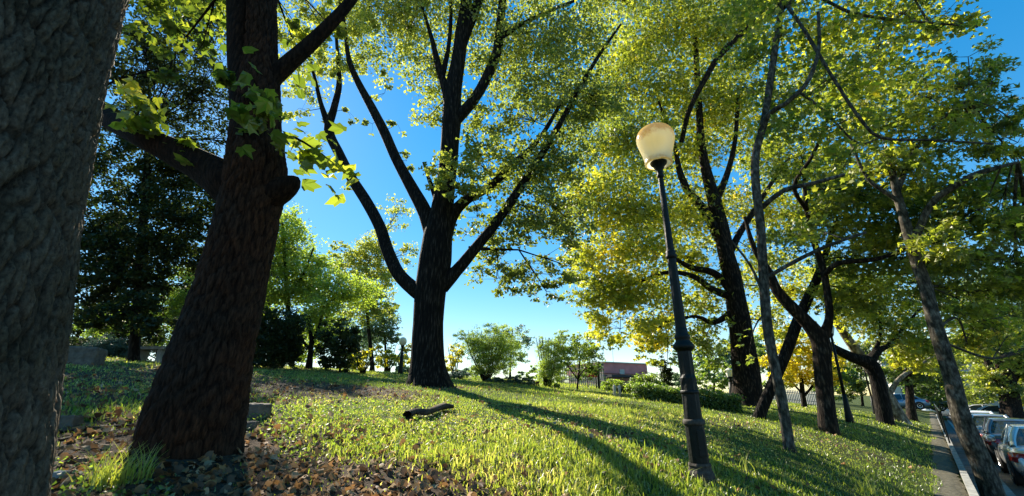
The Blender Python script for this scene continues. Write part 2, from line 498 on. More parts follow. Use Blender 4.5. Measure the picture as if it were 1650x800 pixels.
LEAFCOUNT = [0]
def crown_points(cl, leaf, area, rng, clump=.16):
    """cl: centre, radii (across, along view, up) and cover; returns leaf points in ragged clumps and the clump centres"""
    c, rad, cov = cl
    n = int(cov * .95 * math.pi * rad[0] * rad[2] / (area * leaf * leaf))
    n = min(n, 60000)
    per = 34
    k = max(3, n // per)
    d = rng.normal(size=(k, 3)); d /= np.linalg.norm(d, axis=1)[:, None]
    rr = rng.uniform(0, 1, k) ** .42 * rng.uniform(.75, 1.18, k)
    cc = c + d * rr[:, None] * np.array(rad)
    w = rng.uniform(.15, 1.9, k); w /= w.sum()
    ids = rng.choice(k, n, p=w)
    sp = clump * (rad[0] * rad[1] * rad[2]) ** (1 / 3)
    sp = min(sp, .8)
    off = rng.normal(size=(n, 3)) * sp * np.array([1, 1, .55])
    return cc[ids] + off, cc, ids

def tree(name, label, base, limbs, clusters, leaf=.1, shape='oval', lmat=None, bark=None, Y=None, tint=(.45, .2),
         flare=.5, cat='tree', seed=0, twigs=True, nseg=10, step=.25, up=.5, droop=.4, group=None, far=60, cover=1.0, rough=.05, thick=1.0, trunk_name='trunk', relief=None, clump=.14):
    """limbs: list of [(px, py, width_px, dY), ...]; the first one is the trunk and starts at the foot.
    clusters: (px, py, rx, ry, dY, cover[, tint shift])"""
    rng = np.random.default_rng(seed + 100)
    if isinstance(base, Vector): B = base
    else: B = hit(*base, far)
    if Y is None: Y = B.y
    root = thing(name, label, cat, B, 0, group)
    skel = []
    for li, L in enumerate(limbs):
        pts, rad = [], []
        for q in L:
            dy = q[3] if len(q) > 3 else 0
            p = P(q[0], q[1], Y + dy)
            pts.append(p); rad.append(max(.004, q[2] * .445 * mpp(p)))
        if li == 0:
            low = Vector((pts[0].x, pts[0].y, float(ground(pts[0].x, pts[0].y)) - .25))
            pts[0].z = min(pts[0].z, low.z)
        big = rad[0] > .06
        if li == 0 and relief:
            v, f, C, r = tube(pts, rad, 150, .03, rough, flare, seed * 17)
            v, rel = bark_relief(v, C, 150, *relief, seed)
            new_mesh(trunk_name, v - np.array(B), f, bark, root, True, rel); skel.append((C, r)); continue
        v, f, C, r = tube(pts, rad, nseg if li == 0 else max(6, nseg - 3) if big else 5, step, rough, flare if li == 0 else 0, seed * 17 + li)
        o = new_mesh(trunk_name if li == 0 else 'branch', v - np.array(B), f, bark if not relief else B_RED2, root, True)
        skel.append((C, r))
    AC = np.concatenate([c for c, _ in skel]) if skel else np.array([np.array(B)])
    tw, pl, tl = [], [], []
    for ci, cl in enumerate(clusters):
        px, py, rx, ry, dy, cov = cl[:6]
        sh = cl[6] if len(cl) > 6 else 0
        c = np.array(P(px, py, Y + dy))
        s = mpp(Vector(c))
        rad = (rx * s, .5 * (rx + ry) * s * thick, ry * s)
        pos, cc, ids = crown_points((c, rad, cov * cover), leaf, AREA[shape], rng, clump)
        t = rng.normal(tint[0] + sh, tint[1], len(cc))[ids] * .6 + .4 * rng.normal(tint[0] + sh, tint[1], len(pos))
        pl.append(pos); tl.append(np.clip(t, .0, 1))
        if twigs:
            d = np.linalg.norm(AC - c, axis=1); j = int(np.argmin(d)); a = AC[j]
            L = np.linalg.norm(c - a)
            r0 = max(.008, min(.010 + .008 * L, .035))
            if L > .25:
                mid = (a + c) / 2 + np.array([0, 0, .04 * L]) + rng.normal(size=3) * .04 * L
                v, f, C, r = tube([a, mid, c], [r0, r0 * .75, r0 * .5], 4, .35, .03, 0, ci)
                tw.append((v, f)); src = C
            else: src = AC[max(0, j - 3):j + 3]
            sel = rng.choice(len(cc), min(len(cc), 42), replace=False)
            for q in sel:
                e = cc[q]; a2 = src[rng.integers(len(src) // 2, len(src))]
                m_ = (a2 + e) / 2 + rng.normal(size=3) * .08 * np.linalg.norm(e - a2) + np.array([0, 0, .08 * np.linalg.norm(e - a2)])
                v, f, _, _ = tube([a2, m_, e], [r0 * .42, r0 * .28, .003], 3, .4, 0, 0, 0)
                tw.append((v, f))
    if tw:
        v, f = merge(tw)
        kind(new_mesh('twigs', v - np.array(B), f, bark if not relief else B_RED2, root, True), 'stuff')
    if pl:
        pos = np.concatenate(pl)
        v, f, t = leaf_cloud(pos, leaf, shape, np.concatenate(tl), up, droop, rng)
        kind(new_mesh('crown', v - np.array(B), f, lmat, root, False, t), 'stuff')
        LEAFCOUNT[0] += len(f)
    return root, Y, AC

# ================================================================== THE GROUND
def build_ground():
    # one sheet in street coordinates, fine near the camera and running on to the horizon
    pk = sorted(set([-400, -250, -120, -60, -30, -15, -8, -4, -2, -1.2, -.6, -.24, -.23] + list(np.round(np.arange(-.2, 16, .22), 3)) + list(np.round(16 * 1.09 ** np.arange(1, 38), 3))))
    sk = sorted(set(list(-np.round(6 * 1.25 ** np.arange(0, 19), 3)) + list(np.round(np.arange(-6, 24, .25), 3)) + list(np.round(24 * 1.08 ** np.arange(0, 38), 3))))
    Pg, Sg = np.meshgrid(np.array(pk), np.array(sk), indexing='ij')
    X = Pg * ND[0] + Sg * SD[0]; Yg = Pg * ND[1] + Sg * SD[1]
    Z = ground(X, Yg)
    V = np.stack([X, Yg, Z], -1).reshape(-1, 3)
    n, m = Pg.shape
    idx = np.arange(n * m).reshape(n, m)
    F = np.stack([idx[:-1, :-1], idx[:-1, 1:], idx[1:, 1:], idx[1:, :-1]], -1).reshape(-1, 4)
    mt, nt, out = mat('turf_and_soil')
    tc = nt.nodes.new('ShaderNodeTexCoord')
    a = nd(nt, 'ShaderNodeTexNoise', Scale=.55, Detail=6, Roughness=.6); nt.links.new(tc.outputs['Object'], a.inputs[0])
    b = nd(nt, 'ShaderNodeTexNoise', Scale=28, Detail=6, Roughness=.75); nt.links.new(tc.outputs['Object'], b.inputs[0])
    grass = ramp(nt, b.outputs[0], [(.3, (.030, .040, .014)), (.55, (.075, .10, .026)), (.75, (.14, .15, .05))])
    soil = ramp(nt, b.outputs[0], [(.3, (.030, .022, .016)), (.55, (.085, .062, .044)), (.75, (.18, .14, .10))])
    mx = nt.nodes.new('ShaderNodeMix'); mx.data_type = 'RGBA'
    at = nd(nt, 'ShaderNodeAttribute', attribute_name='tint')
    s2 = nd(nt, 'ShaderNodeMath', operation='MULTIPLY_ADD'); s2.inputs[1].default_value = .9
    nt.links.new(a.outputs[0], s2.inputs[0]); nt.links.new(at.outputs['Fac'], s2.inputs[2])
    w = ramp(nt, s2.outputs[0], [(.75, (0, 0, 0)), (.98, (1, 1, 1))])
    nt.links.new(w, mx.inputs[0]); nt.links.new(grass, mx.inputs[6]); nt.links.new(soil, mx.inputs[7])
    bs = nt.nodes.new('ShaderNodeBsdfPrincipled'); bs.inputs['Roughness'].default_value = .95; bs.inputs['Specular IOR Level'].default_value = .1
    nt.links.new(mx.outputs[2], bs.inputs['Base Color'])
    bp = nt.nodes.new('ShaderNodeBump'); bp.inputs['Distance'].default_value = .05; bp.inputs['Strength'].default_value = .9
    nt.links.new(b.outputs[0], bp.inputs['Height']); nt.links.new(bp.outputs[0], bs.inputs['Normal'])
    nt.links.new(bs.outputs[0], out.inputs[0])
    kind(new_mesh('ground', V, F, mt, None, True, bare(V[:, 0], V[:, 1])), 'structure')

T2B = hit(312, 724)
T3B = hit(692, 622)
SOIL = [(hit(590, 628), 1.3, .6), (hit(640, 640), .9, .5), (hit(470, 622), 1.2, .6), (hit(520, 650), .6, .45), (hit(430, 650), .6, .5), (hit(560, 700), .4, .4), (hit(760, 700), .35, .35), (hit(300, 610), 1.5, .4), (hit(860, 760), .3, .4), (hit(650, 780), .5, .4), (hit(1000, 700), .5, .3)]
def bare(x, y):
    """0 where turf is thick, 1 where the soil is bare or covered with litter"""
    d2 = np.hypot(x - T2B.x, y - T2B.y)
    d3 = np.hypot(x - T3B.x, y - T3B.y)
    az = np.degrees(np.arctan2(x, np.maximum(y, .01)))
    b = .75 * np.exp(-(d2 / 1.6) ** 2) + .75 * np.exp(-(d3 / 1.5) ** 2) + .46 * np.clip((-az - 20) / 14, 0, 1)
    b = b + .35 * np.clip((4.6 - np.hypot(x, y)) / 1.6, 0, 1) * np.clip((14 - az) / 10, 0, 1)
    for q, w, k in SOIL:
        b = b + k * np.exp(-((x - q.x) ** 2 + (y - q.y) ** 2) / w ** 2)
    b = b + .34 * n_patch(x, y)
    return np.clip(b, 0, 1)
build_ground()

def street_pt(s, p, z): return (p * ND[0] + s * SD[0], p * ND[1] + s * SD[1], z)
def strip(name, m, p0, p1, s0, s1, z, ds=1.0, zj=0, label=None):
    ks = np.arange(s0, s1 + ds, ds); g = np.random.default_rng(4)
    v, f = [], []
    pk = np.linspace(p0, p1, 5)
    for i, s in enumerate(ks):
        for p in pk:
            e = zj * g.normal() if p in (p0, p1) else 0
            q = p + e
            v.append(street_pt(s, q, z if z is not None else float(ground(*street_pt(s, q, 0)[:2])) + .012))
    n = len(pk)
    for i in range(len(ks) - 1):
        for j in range(n - 1): f.append((i * n + j, (i + 1) * n + j, (i + 1) * n + j + 1, i * n + j + 1))
    return kind(new_mesh(name, v, f, m, None, True), 'structure')

strip('path', M_PATH, -.13, .24, -3, 60, None, .25, .03)
# street: asphalt, pavement, kerbs
def road_material():
    m, nt, out = mat('asphalt')
    tc = nt.nodes.new('ShaderNodeTexCoord')
    a = nd(nt, 'ShaderNodeTexNoise', Scale=1.2, Detail=5); nt.links.new(tc.outputs['Object'], a.inputs[0])
    b = nd(nt, 'ShaderNodeTexNoise', Scale=60, Detail=4); nt.links.new(tc.outputs['Object'], b.inputs[0])
    h = nd(nt, 'ShaderNodeMath', operation='ADD'); nt.links.new(a.outputs[0], h.inputs[0]); nt.links.new(b.outputs[0], h.inputs[1])
    c = ramp(nt, h.outputs[0], [(.6, (.030, .030, .031)), (1.0, (.052, .052, .05)), (1.0, (.07, .068, .065))])
    bs = nt.nodes.new('ShaderNodeBsdfPrincipled'); bs.inputs['Roughness'].default_value = .85
    nt.links.new(c, bs.inputs['Base Color'])
    bp = nt.nodes.new('ShaderNodeBump'); bp.inputs['Distance'].default_value = .01; nt.links.new(b.outputs[0], bp.inputs['Height']); nt.links.new(bp.outputs[0], bs.inputs['Normal'])
    nt.links.new(bs.outputs[0], out.inputs[0]); return m
strip('road', road_material(), -9.5, -.95, -6, 90, -.77, 4)
def street_box(name, m, p0, p1, s0, s1, z0, z1, parent=None, bevel=.01):
    v = [street_pt(s, p, z) for z in (z0, z1) for s, p in ((s0, p0), (s1, p0), (s1, p1), (s0, p1))]
    o = new_mesh(name, v, [(0, 1, 2, 3), (4, 7, 6, 5), (0, 4, 5, 1), (1, 5, 6, 2), (2, 6, 7, 3), (3, 7, 4, 0)], m, parent)
    return o
# paved strip between the wall and the street: slabs laid one by one
pav = street_box('sidewalk', plain('slab_bed', (.10, .10, .09), .9), -.80, -.24, -4, 60, -.9, -.70); kind(pav, 'structure')
M_SLAB = plain('paving_slab', (.17, .165, .15), .85, 0, .2, .35, 7, bump=.4)
for i in range(60):
    s = 3 + i * .42
    for j, (a, b) in enumerate(((-.795, -.565), (-.555, -.25))):
        if random.random() < .02: continue
        street_box('paving_slab', M_SLAB, a, b, s + .008 + .2 * j, s + .41 + .2 * j, -.70, -.655 + random.uniform(-.006, .006), pav)
krb = street_box('kerb', M_WALL, -.95, -.81, -4, 60, -.9, -.655); kind(krb, 'structure')
wall = street_box('retaining_wall', M_WALL, -.22, -.145, -4, 55, -.85, -.04)
tag(wall, 'low concrete retaining wall between the lawn and the street', 'wall')
for i in range(46):
    s = -3.5 + i * 1.2
    street_box('coping_stone', M_WALL, -.232, -.135, s + .006, s + 1.194, -.04, .035 + random.uniform(-.003, .003), wall)
# handrail beyond the wall's far part
rail = thing('handrail', 'thin grey metal handrail on the far stretch of the retaining wall', 'railing', street_pt(20, -.18, .035))
def bar(p, q, r, n=6):
    v, f, _, _ = tube([p, q], [r, r], n, 9, 0); return v, f
for k in range(8):
    s = 20 + k * 3.0
    a = np.array(street_pt(s, -.18, 0.02)); b = np.array(street_pt(s, -.18, .95))
    v, f = bar(a, b, .022); new_mesh('post', v - np.array(rail.location), f, M_IRON, rail, True)
v, f = bar(np.array(street_pt(20, -.18, .96)), np.array(street_pt(41, -.18, .96)), .025)
new_mesh('rail', v - np.array(rail.location), f, M_CHROME, rail, True)

# ================================================================== TREES
def T(*a, **k): return tree(*a, **k)

# --- left foreground trunk, bark close to the lens
t1base = Vector((-1.70, 1.06, 0)); t1base.z = float(ground(t1base.x, t1base.y))
def big_left():
    root = thing('tree', 'massive fissured grey-brown trunk filling the left edge of the photo', 'tree', t1base)
    zr = [(t1base.z - .35, .72), (t1base.z + .05, .66), (.85, .53), (1.12, .480), (1.47, .442), (1.87, .407), (2.34, .373), (2.88, .333), (3.5, .30), (4.6, .27), (5.6, .25)]
    zz, rr = [], []
    z = zr[0][0]
    while z < 5.6:
        zz.append(z); rr.append(float(np.interp(z, [q[0] for q in zr], [q[1] for q in zr]))); z += .0125 if .75 < z < 3.3 else .06
    rr = np.convolve(np.pad(rr, 6, 'edge'), np.ones(13) / 13, 'valid')
    zz = np.array(zz)
    C = np.stack([t1base.x + .02 * np.sin(zz * 2), t1base.y + .02 * np.sin(zz * 1.7), zz], -1)
    face = math.atan2(-t1base.y, -t1base.x)
    a = np.sort(np.concatenate([face + np.linspace(-.35, 1.75, 175) - .35, face + np.linspace(1.45, 2 * math.pi - .75, 22)]))
    n = len(a)
    rad = rr[:, None] * (1 + .02 * np.sin(3 * a[None] + zz[:, None] * .8) + .012 * np.sin(5 * a[None] - zz[:, None] * 1.5))
    v = C[:, None] + np.stack([rad * np.cos(a), rad * np.sin(a), np.zeros_like(rad)], -1)
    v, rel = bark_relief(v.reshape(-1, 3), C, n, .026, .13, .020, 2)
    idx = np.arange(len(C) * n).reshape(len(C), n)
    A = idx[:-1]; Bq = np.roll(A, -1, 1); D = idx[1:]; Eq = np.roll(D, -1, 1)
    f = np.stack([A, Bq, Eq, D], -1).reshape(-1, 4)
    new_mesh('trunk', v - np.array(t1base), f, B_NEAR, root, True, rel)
    rng = np.random.default_rng(5)
    # crown high above and behind, throwing the dappled shade on the left
    top = C[-1]
    pl, tl, tw = [], [], []
    for (dx, dy, dz, rr, cov) in [(-1, .6, 1.2, 1.3, 1.5), (-2.4, 1.8, .8, 1.2, 1.4), (.2, -.8, 2.2, 1.3, 1.5), (-1.6, -1.2, 2.0, 1.4, 1.4), (-3.0, 3.2, 1.0, 1.3, 1.2)]:
        c = top + np.array([dx, dy, dz])
        pos, cc, ids = crown_points((c, (rr, rr, rr * .7), cov), .12, .45, rng)
        pl.append(pos); tl.append(np.clip(rng.normal(.3, .15, len(pos)), 0, 1))
        v, f, _, _ = tube([top - np.array([0, 0, .2]), (top + c) / 2 + np.array([0, 0, .2]), c], [.12, .07, .03], 6, .4, .03)
        tw.append((v, f))
    v, f = merge(tw); kind(new_mesh('branches', v - np.array(t1base), f, B_GREY, root, True), 'stuff')
    v, f, t = leaf_cloud(np.concatenate(pl), .12, 'star3', np.concatenate(tl)); kind(new_mesh('crown', v - np.array(t1base), f, L_PLANE, root, False, t), 'stuff')
    return root
big_left()

# --- second tree: leaning reddish trunk, fork, burl
Y2 = T2B.y
t2, _, AC2 = T('tree', 'dark leaning trunk with a burl and fork, second tree from the left edge', (312, 724),
  [[(303, 745, 150), (307, 724, 146), (320, 660, 140), (345, 560, 122), (375, 450, 108), (398, 350, 100), (410, 275, 98), (411, 215, 84), (416, 150, 72), (420, 90, 56), (422, 30, 48), (424, -60, 44), (428, -220, 40)],
   [(400, 330, 60), (368, 296, 72), (322, 266, 54), (270, 240, 45), (225, 218, 40), (170, 190, 34, .2), (90, 140, 26, .4)],
   [(412, 190, 52), (432, 135, 34), (462, 105, 30), (510, 62, 25), (560, 8, 19), (610, -60, 14)],
   [(400, 215, 60), (394, 150, 52), (388, 90, 44), (386, 30, 40), (384, -60, 38), (370, -200, 32)],
   [(420, 318, 66), (440, 312, 58), (456, 305, 48), (466, 299, 40), (474, 293, 30), (479, 288, 16), (481, 286, 3)]],
  [(300, 60, 60, 50, .8, .35, -.25), (255, 110, 40, 50, .6, .5, -.25),  # negative tint shifts put crown shade into the leaf colour
   (410, 130, 48, 40, -.35, 1.9, -.1), (412, 195, 46, 26, -.35, 2.0, -.1), (230, 190, 45, 30, -.2, 1.2, -.05), (215, 150, 25, 20, -.2, 1.0, .3),
   (470, 60, 45, 45, .9, .4, .1), (530, 40, 50, 40, 1.0, .35, .1), (300, 225, 30, 20, -.1, .7, -.1),
   (300, -120, 160, 80, .5, 1.5), (480, -120, 120, 70, .5, 1.3), (180, -60, 120, 80, .4, 1.3), (380, -260, 220, 90, .3, 1.5), (120, 60, 80, 60, .8, .8), (345, -30, 100, 60, 2.6, 1.8, -.1), (430, -40, 60, 40, 1.8, 1.4)],  # includes out-of-view clusters added as blockers to shade the leaves below
  leaf=.105, shape='star3', lmat=L_PLANE, bark=B_RED, seed=2, tint=(.35, .16), nseg=40, step=.07, flare=.32, rough=.035, cover=1.9, relief=(.05, .17, .026))

def hanging_leaves(root, spots, mesh_list, n, spread, rng, size=1.0, pick=None):
    """big leaves one can pick out: each an object sharing a few leaf meshes"""
    B = root.location
    for (p, k) in spots:
        for i in range(k):
            q = Vector(p) + Vector(rng.normal(size=3) * spread)
            o = bpy.data.objects.new('leaf', mesh_list[int(rng.integers(len(mesh_list)))])
            COL.objects.link(o); o.parent = root
            o.location = q - B
            nx, ny = rng.normal() * .55, rng.normal() * .55
            o.rotation_euler = (nx, ny, rng.uniform(0, 6.28))
            s = size * rng.uniform(.7, 1.2); o.scale = (s, s, s)
def leaf_mesh_set(name, m, tints, size):
    out = []
    for t in tints:
        Tm, F = STAR5
        me = bpy.data.meshes.new(name)
        v = Tm.copy(); v[:, 2] = -.55 * v[:, 0] ** 2 - (.1 + .5 * t) * (v[:, 1] + .3) ** 2 + .10 * np.sin(v[:, 0] * 9 + t * 37) + .05 * np.sin(v[:, 1] * 11 + t * 50)
        me.from_pydata([tuple(q * size) for q in v], [], [tuple(int(i) for i in f) for f in F]); me.update()
        a = me.attributes.new('tint', 'FLOAT', 'POINT'); a.data.foreach_set('value', np.full(len(v), t, np.float32))
        me.materials.append(m); out.append(me)
    return out
LM = leaf_mesh_set('leaf', L_PLANE, [.12, .20, .27, .34, .42, .50, .24, .16, .6], .135)
LMY = leaf_mesh_set('leaf', L_PLANE, [.5, .62, .72, .95], .16)
rg = np.random.default_rng(77)
sp = []
for px, py, k, dy in [(480, 235, 6, -.2), (500, 250, 8, -.2), (520, 262, 7, -.2), (545, 278, 7, -.2), (565, 285, 4, -.2), (495, 130, 4, 0), (470, 225, 4, -.2), (515, 228, 4, -.1), (410, 110, 5, -.5), (400, 160, 7, -.5), (425, 185, 5, -.5), (395, 200, 5, -.5), (225, 205, 8, -.2), (250, 190, 6, -.2), (205, 200, 6, -.3), (300, 235, 5, -.2), (470, 80, 4, .1)]:
    sp.append((P(px, py, Y2 + dy), k))
hanging_leaves(t2, sp, LM, 0, .075, rg)
sp = [(P(px, py, Y2 - .3), k) for px, py, k in [(215, 145, 4), (228, 158, 4), (190, 185, 2), (205, 140, 2)]]
hanging_leaves(t2, sp, LMY, 0, .05, rg, .8)
v, f, _, _ = tube([P(440, 215, Y2), P(475, 222, Y2 - .2), P(520, 250, Y2 - .2), P(560, 282, Y2 - .2)], [.014, .011, .008, .003], 5, .1, 0)
new_mesh('branch', v - np.array(t2.location), f, B_MID, t2, True)

# --- central tree with three great boughs
t3, Y3, AC3 = T('tree', 'tall dark tree forking into several curved boughs at the centre of the lawn', (692, 622),
  [[(693, 640, 74), (692, 618, 66), (690, 580, 56), (691, 520, 52), (694, 470, 55), (702, 420, 58), (706, 380, 54), (712, 340, 42), (720, 280, 34), (725, 230, 32), (728, 190, 34), (730, 150, 30), (738, 100, 26), (744, 50, 24), (752, 0, 21), (762, -80, 17)],
   [(688, 478, 36), (662, 462, 27, 0.16), (640, 438, 24, 0.38), (625, 405, 22, 0.65), (612, 365, 20, 0.92), (590, 325, 19, 1.19), (565, 285, 18, 1.46), (545, 245, 18, 1.67), (530, 210, 17, 1.84), (538, 175, 12, 1.89), (546, 140, 10, 1.94), (545, 100, 7, 2.00), (540, 40, 5, 2.05)],
   [(533, 215, 14, 1.84), (518, 170, 8, 1.84), (508, 130, 6, 1.78), (496, 80, 4, 1.73)],
   [(706, 400, 36), (686, 345, 26, 0.18), (665, 305, 22, 0.42), (640, 260, 19, 0.66), (620, 215, 18, 0.90), (600, 175, 15, 1.14), (578, 135, 12, 1.32), (562, 95, 9, 1.44), (555, 40, 6, 1.56), (545, -20, 5, 1.68)],
   [(710, 460, 36), (735, 437, 22), (762, 405, 19), (795, 365, 17), (820, 330, 16), (850, 285, 14), (878, 240, 12), (905, 195, 11), (932, 145, 9), (965, 90, 6), (1000, 40, 4)],
   [(712, 405, 30), (728, 350, 22), (752, 322, 18), (790, 300, 15), (830, 262, 12), (868, 225, 9), (905, 165, 6)],
   [(728, 200, 24), (760, 165, 19), (782, 130, 18), (800, 85, 17), (806, 40, 16), (812, -20, 13), (820, -90, 10)],
   [(728, 185, 22), (716, 140, 14), (706, 105, 13), (695, 60, 8), (683, 20, 5), (670, -30, 4)],
   [(712, 125, 12), (722, 80, 8), (726, 40, 7), (726, -20, 5)],
   [(738, 90, 20), (752, 50, 19), (768, 10, 18), (785, -50, 15)],
   [(806, 60, 12), (840, 40, 8), (880, 20, 7), (925, 2, 5)],
   [(706, 330, 12), (690, 285, 7), (682, 262, 4)],
   [(755, 400, 8), (800, 402, 5), (836, 403, 3)]],
  [(740, 20, 150, 60, .5, 1.25, .1), (640, 25, 70, 45, .8, 1.1, .15), (600, 10, 60, 40, 2.6, .9, .1), (690, 110, 70, 50, .8, .8, .1), (850, 70, 90, 70, .3, 1.3), (930, 60, 70, 60, .2, 1.2), (900, 150, 80, 70, .5, 1.3, -.1),
   (960, 170, 60, 60, .4, 1.3, -.15), (800, 130, 50, 50, .6, .7, .1), (840, 190, 60, 50, .2, 1.1, -.05), (770, 190, 50, 45, .8, .7), (770, 260, 60, 45, -.6, 1.1), (710, 265, 40, 30, -.8, .9, .1),
   (745, 300, 50, 32, -.9, 1.5, .05), (840, 270, 70, 55, .2, 1.4, -.2), (905, 260, 60, 60, .5, 1.5, -.25), (860, 350, 70, 50, .4, 1.5, -.25), (910, 350, 50, 60, .8, 1.3, -.2),
   (800, 390, 60, 40, .5, 1.1, -.15), (800, 450, 60, 28, .6, 1.0, -.2), (860, 440, 60, 35, .7, 1.1, -.25), (880, 470, 35, 25, .8, .8, -.2), (920, 430, 35, 35, .8, .8, -.1),
   (620, 150, 30, 25, 1.2, .35, .1), (580, 60, 40, 40, 2.8, .8, .1), (540, 90, 36, 40, 1.9, .5, .15), (505, 60, 40, 40, 1.9, .5, .15), (490, 150, 34, 36, 1.8, .45, .1), (470, 190, 28, 28, 1.8, .35, .3),
   (535, 190, 25, 20, 1.9, .3, .1), (560, 180, 18, 22, 1.8, .5), (600, 200, 18, 14, 1.2, .35, 0), (640, 200, 24, 22, .9, .35, .05), (655, 260, 26, 26, .9, .35), (560, 300, 20, 14, 1.4, .25), (770, 350, 40, 25, .9, .7),
   (560, 30, 60, 50, 1.8, .8, .15), (600, 90, 40, 50, 1.4, .45, .15), (660, 60, 50, 50, 1.5, .8, .15), (520, 120, 40, 50, 1.9, .5, .2), (470, 110, 40, 50, 1.9, .55, .2), (450, 60, 40, 40, 1.9, .9, .15), (490, 20, 50, 30, 1.9, .9, .15), (560, 110, 30, 30, 1.8, .6, .15), (500, 240, 30, 30, 1.9, .4, .1), (690, 190, 40, 40, .8, .6, .1), (690, -90, 160, 70, .5, 1.1), (860, -80, 140, 70, .5, 1.1), (560, -70, 90, 60, 2.8, .7), (760, -220, 220, 90, .6, .9)],
  leaf=.125, shape='oval', lmat=L_LIME, bark=B_MID, seed=3, tint=(.52, .22), nseg=22, step=.14, flare=.55, rough=.035, up=.25, droop=.8, cover=2.25, clump=.13)

# --- the big plane at right, its thin neighbours, forked trees
t5, Y5, _ = T('tree', 'broad plane tree with a thick brown trunk right of the lamp post', (1207, 655),
  [[(1212, 668, 62), (1207, 650, 50), (1203, 600, 42), (1196, 550, 38), (1188, 500, 35), (1180, 450, 32), (1170, 410, 29), (1160, 360, 26), (1150, 320, 22), (1140, 285, 18), (1130, 230, 14), (1125, 150, 11), (1120, 60, 8)],
   [(1160, 385, 20), (1135, 340, 16), (1110, 310, 15), (1098, 285, 12), (1092, 262, 9), (1085, 230, 6), (1060, 160, 4)],
   [(1182, 478, 18), (1150, 468, 12), (1115, 445, 10), (1070, 440, 7), (1010, 460, 5), (960, 455, 3)],
   [(1180, 470, 16), (1150, 440, 12), (1110, 430, 9), (1070, 405, 6), (1030, 380, 4)],
   [(1170, 420, 14), (1190, 380, 12), (1215, 340, 10), (1240, 300, 7), (1275, 250, 5)],
   [(1186, 500, 14), (1150, 520, 9), (1120, 510, 6), (1070, 520, 4)],
   [(1150, 330, 14), (1172, 280, 10), (1185, 220, 8), (1190, 140, 6)],
   [(1098, 230, 8, -1), (1110, 180, 9, -1.8), (1135, 130, 10, -2.2), (1160, 90, 10, -2.4), (1205, 45, 11, -2.6), (1258, 5, 12, -2.6), (1300, -40, 12, -2.6)]],
  [(960, 330, 70, 60, .3, 1.4, .1), (1000, 410, 75, 55, 0, 1.5, .15), (955, 420, 40, 50, .3, 1.1, .15), (980, 480, 60, 45, 0, 1.5, .12), (1040, 480, 70, 60, .5, 1.5, .1), (1000, 530, 60, 30, 0, 1.2, .2), (960, 520, 30, 25, .2, .9, .2), (1060, 540, 55, 35, .5, 1.2, .15), (1075, 585, 22, 18, .3, .7, .1), (1035, 560, 18, 20, .1, .6, .15),
   (1020, 330, 70, 55, 0, 1.5, .05), (1040, 250, 70, 60, .6, 1.4), (970, 230, 60, 60, .8, 1.3), (1000, 140, 80, 70, .8, 1.4, 0), (1060, 60, 90, 70, .5, 1.5, .05), (1110, 160, 80, 70, .6, 1.4, .05), (1170, 60, 80, 70, .6, 1.5), (1180, 170, 70, 60, .8, 1.2, .1),
   (1120, 250, 70, 50, 1.0, 1.1), (1100, 350, 80, 50, .8, 1.2, .1), (1150, 330, 70, 50, 1.5, .9, .1), (1110, 420, 60, 40, .8, 1.0, .1), (1140, 480, 50, 45, .6, 1.0, .05), (1130, 550, 40, 45, .9, 1.2, -.05), (1230, 430, 60, 50, .9, .9, .1), (1240, 350, 60, 50, 1.0, .9, .1), (1240, 250, 60, 60, 1.0, .9), (1250, 520, 50, 40, 1.0, .9, .1), (1290, 470, 50, 40, 1.2, .9, .1),
   (1100, -60, 160, 70, .5, 1.3), (960, -40, 100, 60, .5, 1.2), (1260, -70, 160, 70, .5, 1.2), (1320, 150, 80, 80, 1.5, .9), (1300, 300, 80, 70, 1.5, .9)],
  leaf=.19, shape='lobe', lmat=L_PLANE, bark=B_PLANE, seed=5, tint=(.52, .22), nseg=20, step=.2, flare=.4, up=.35, droop=.7, cover=2.15, clump=.22)

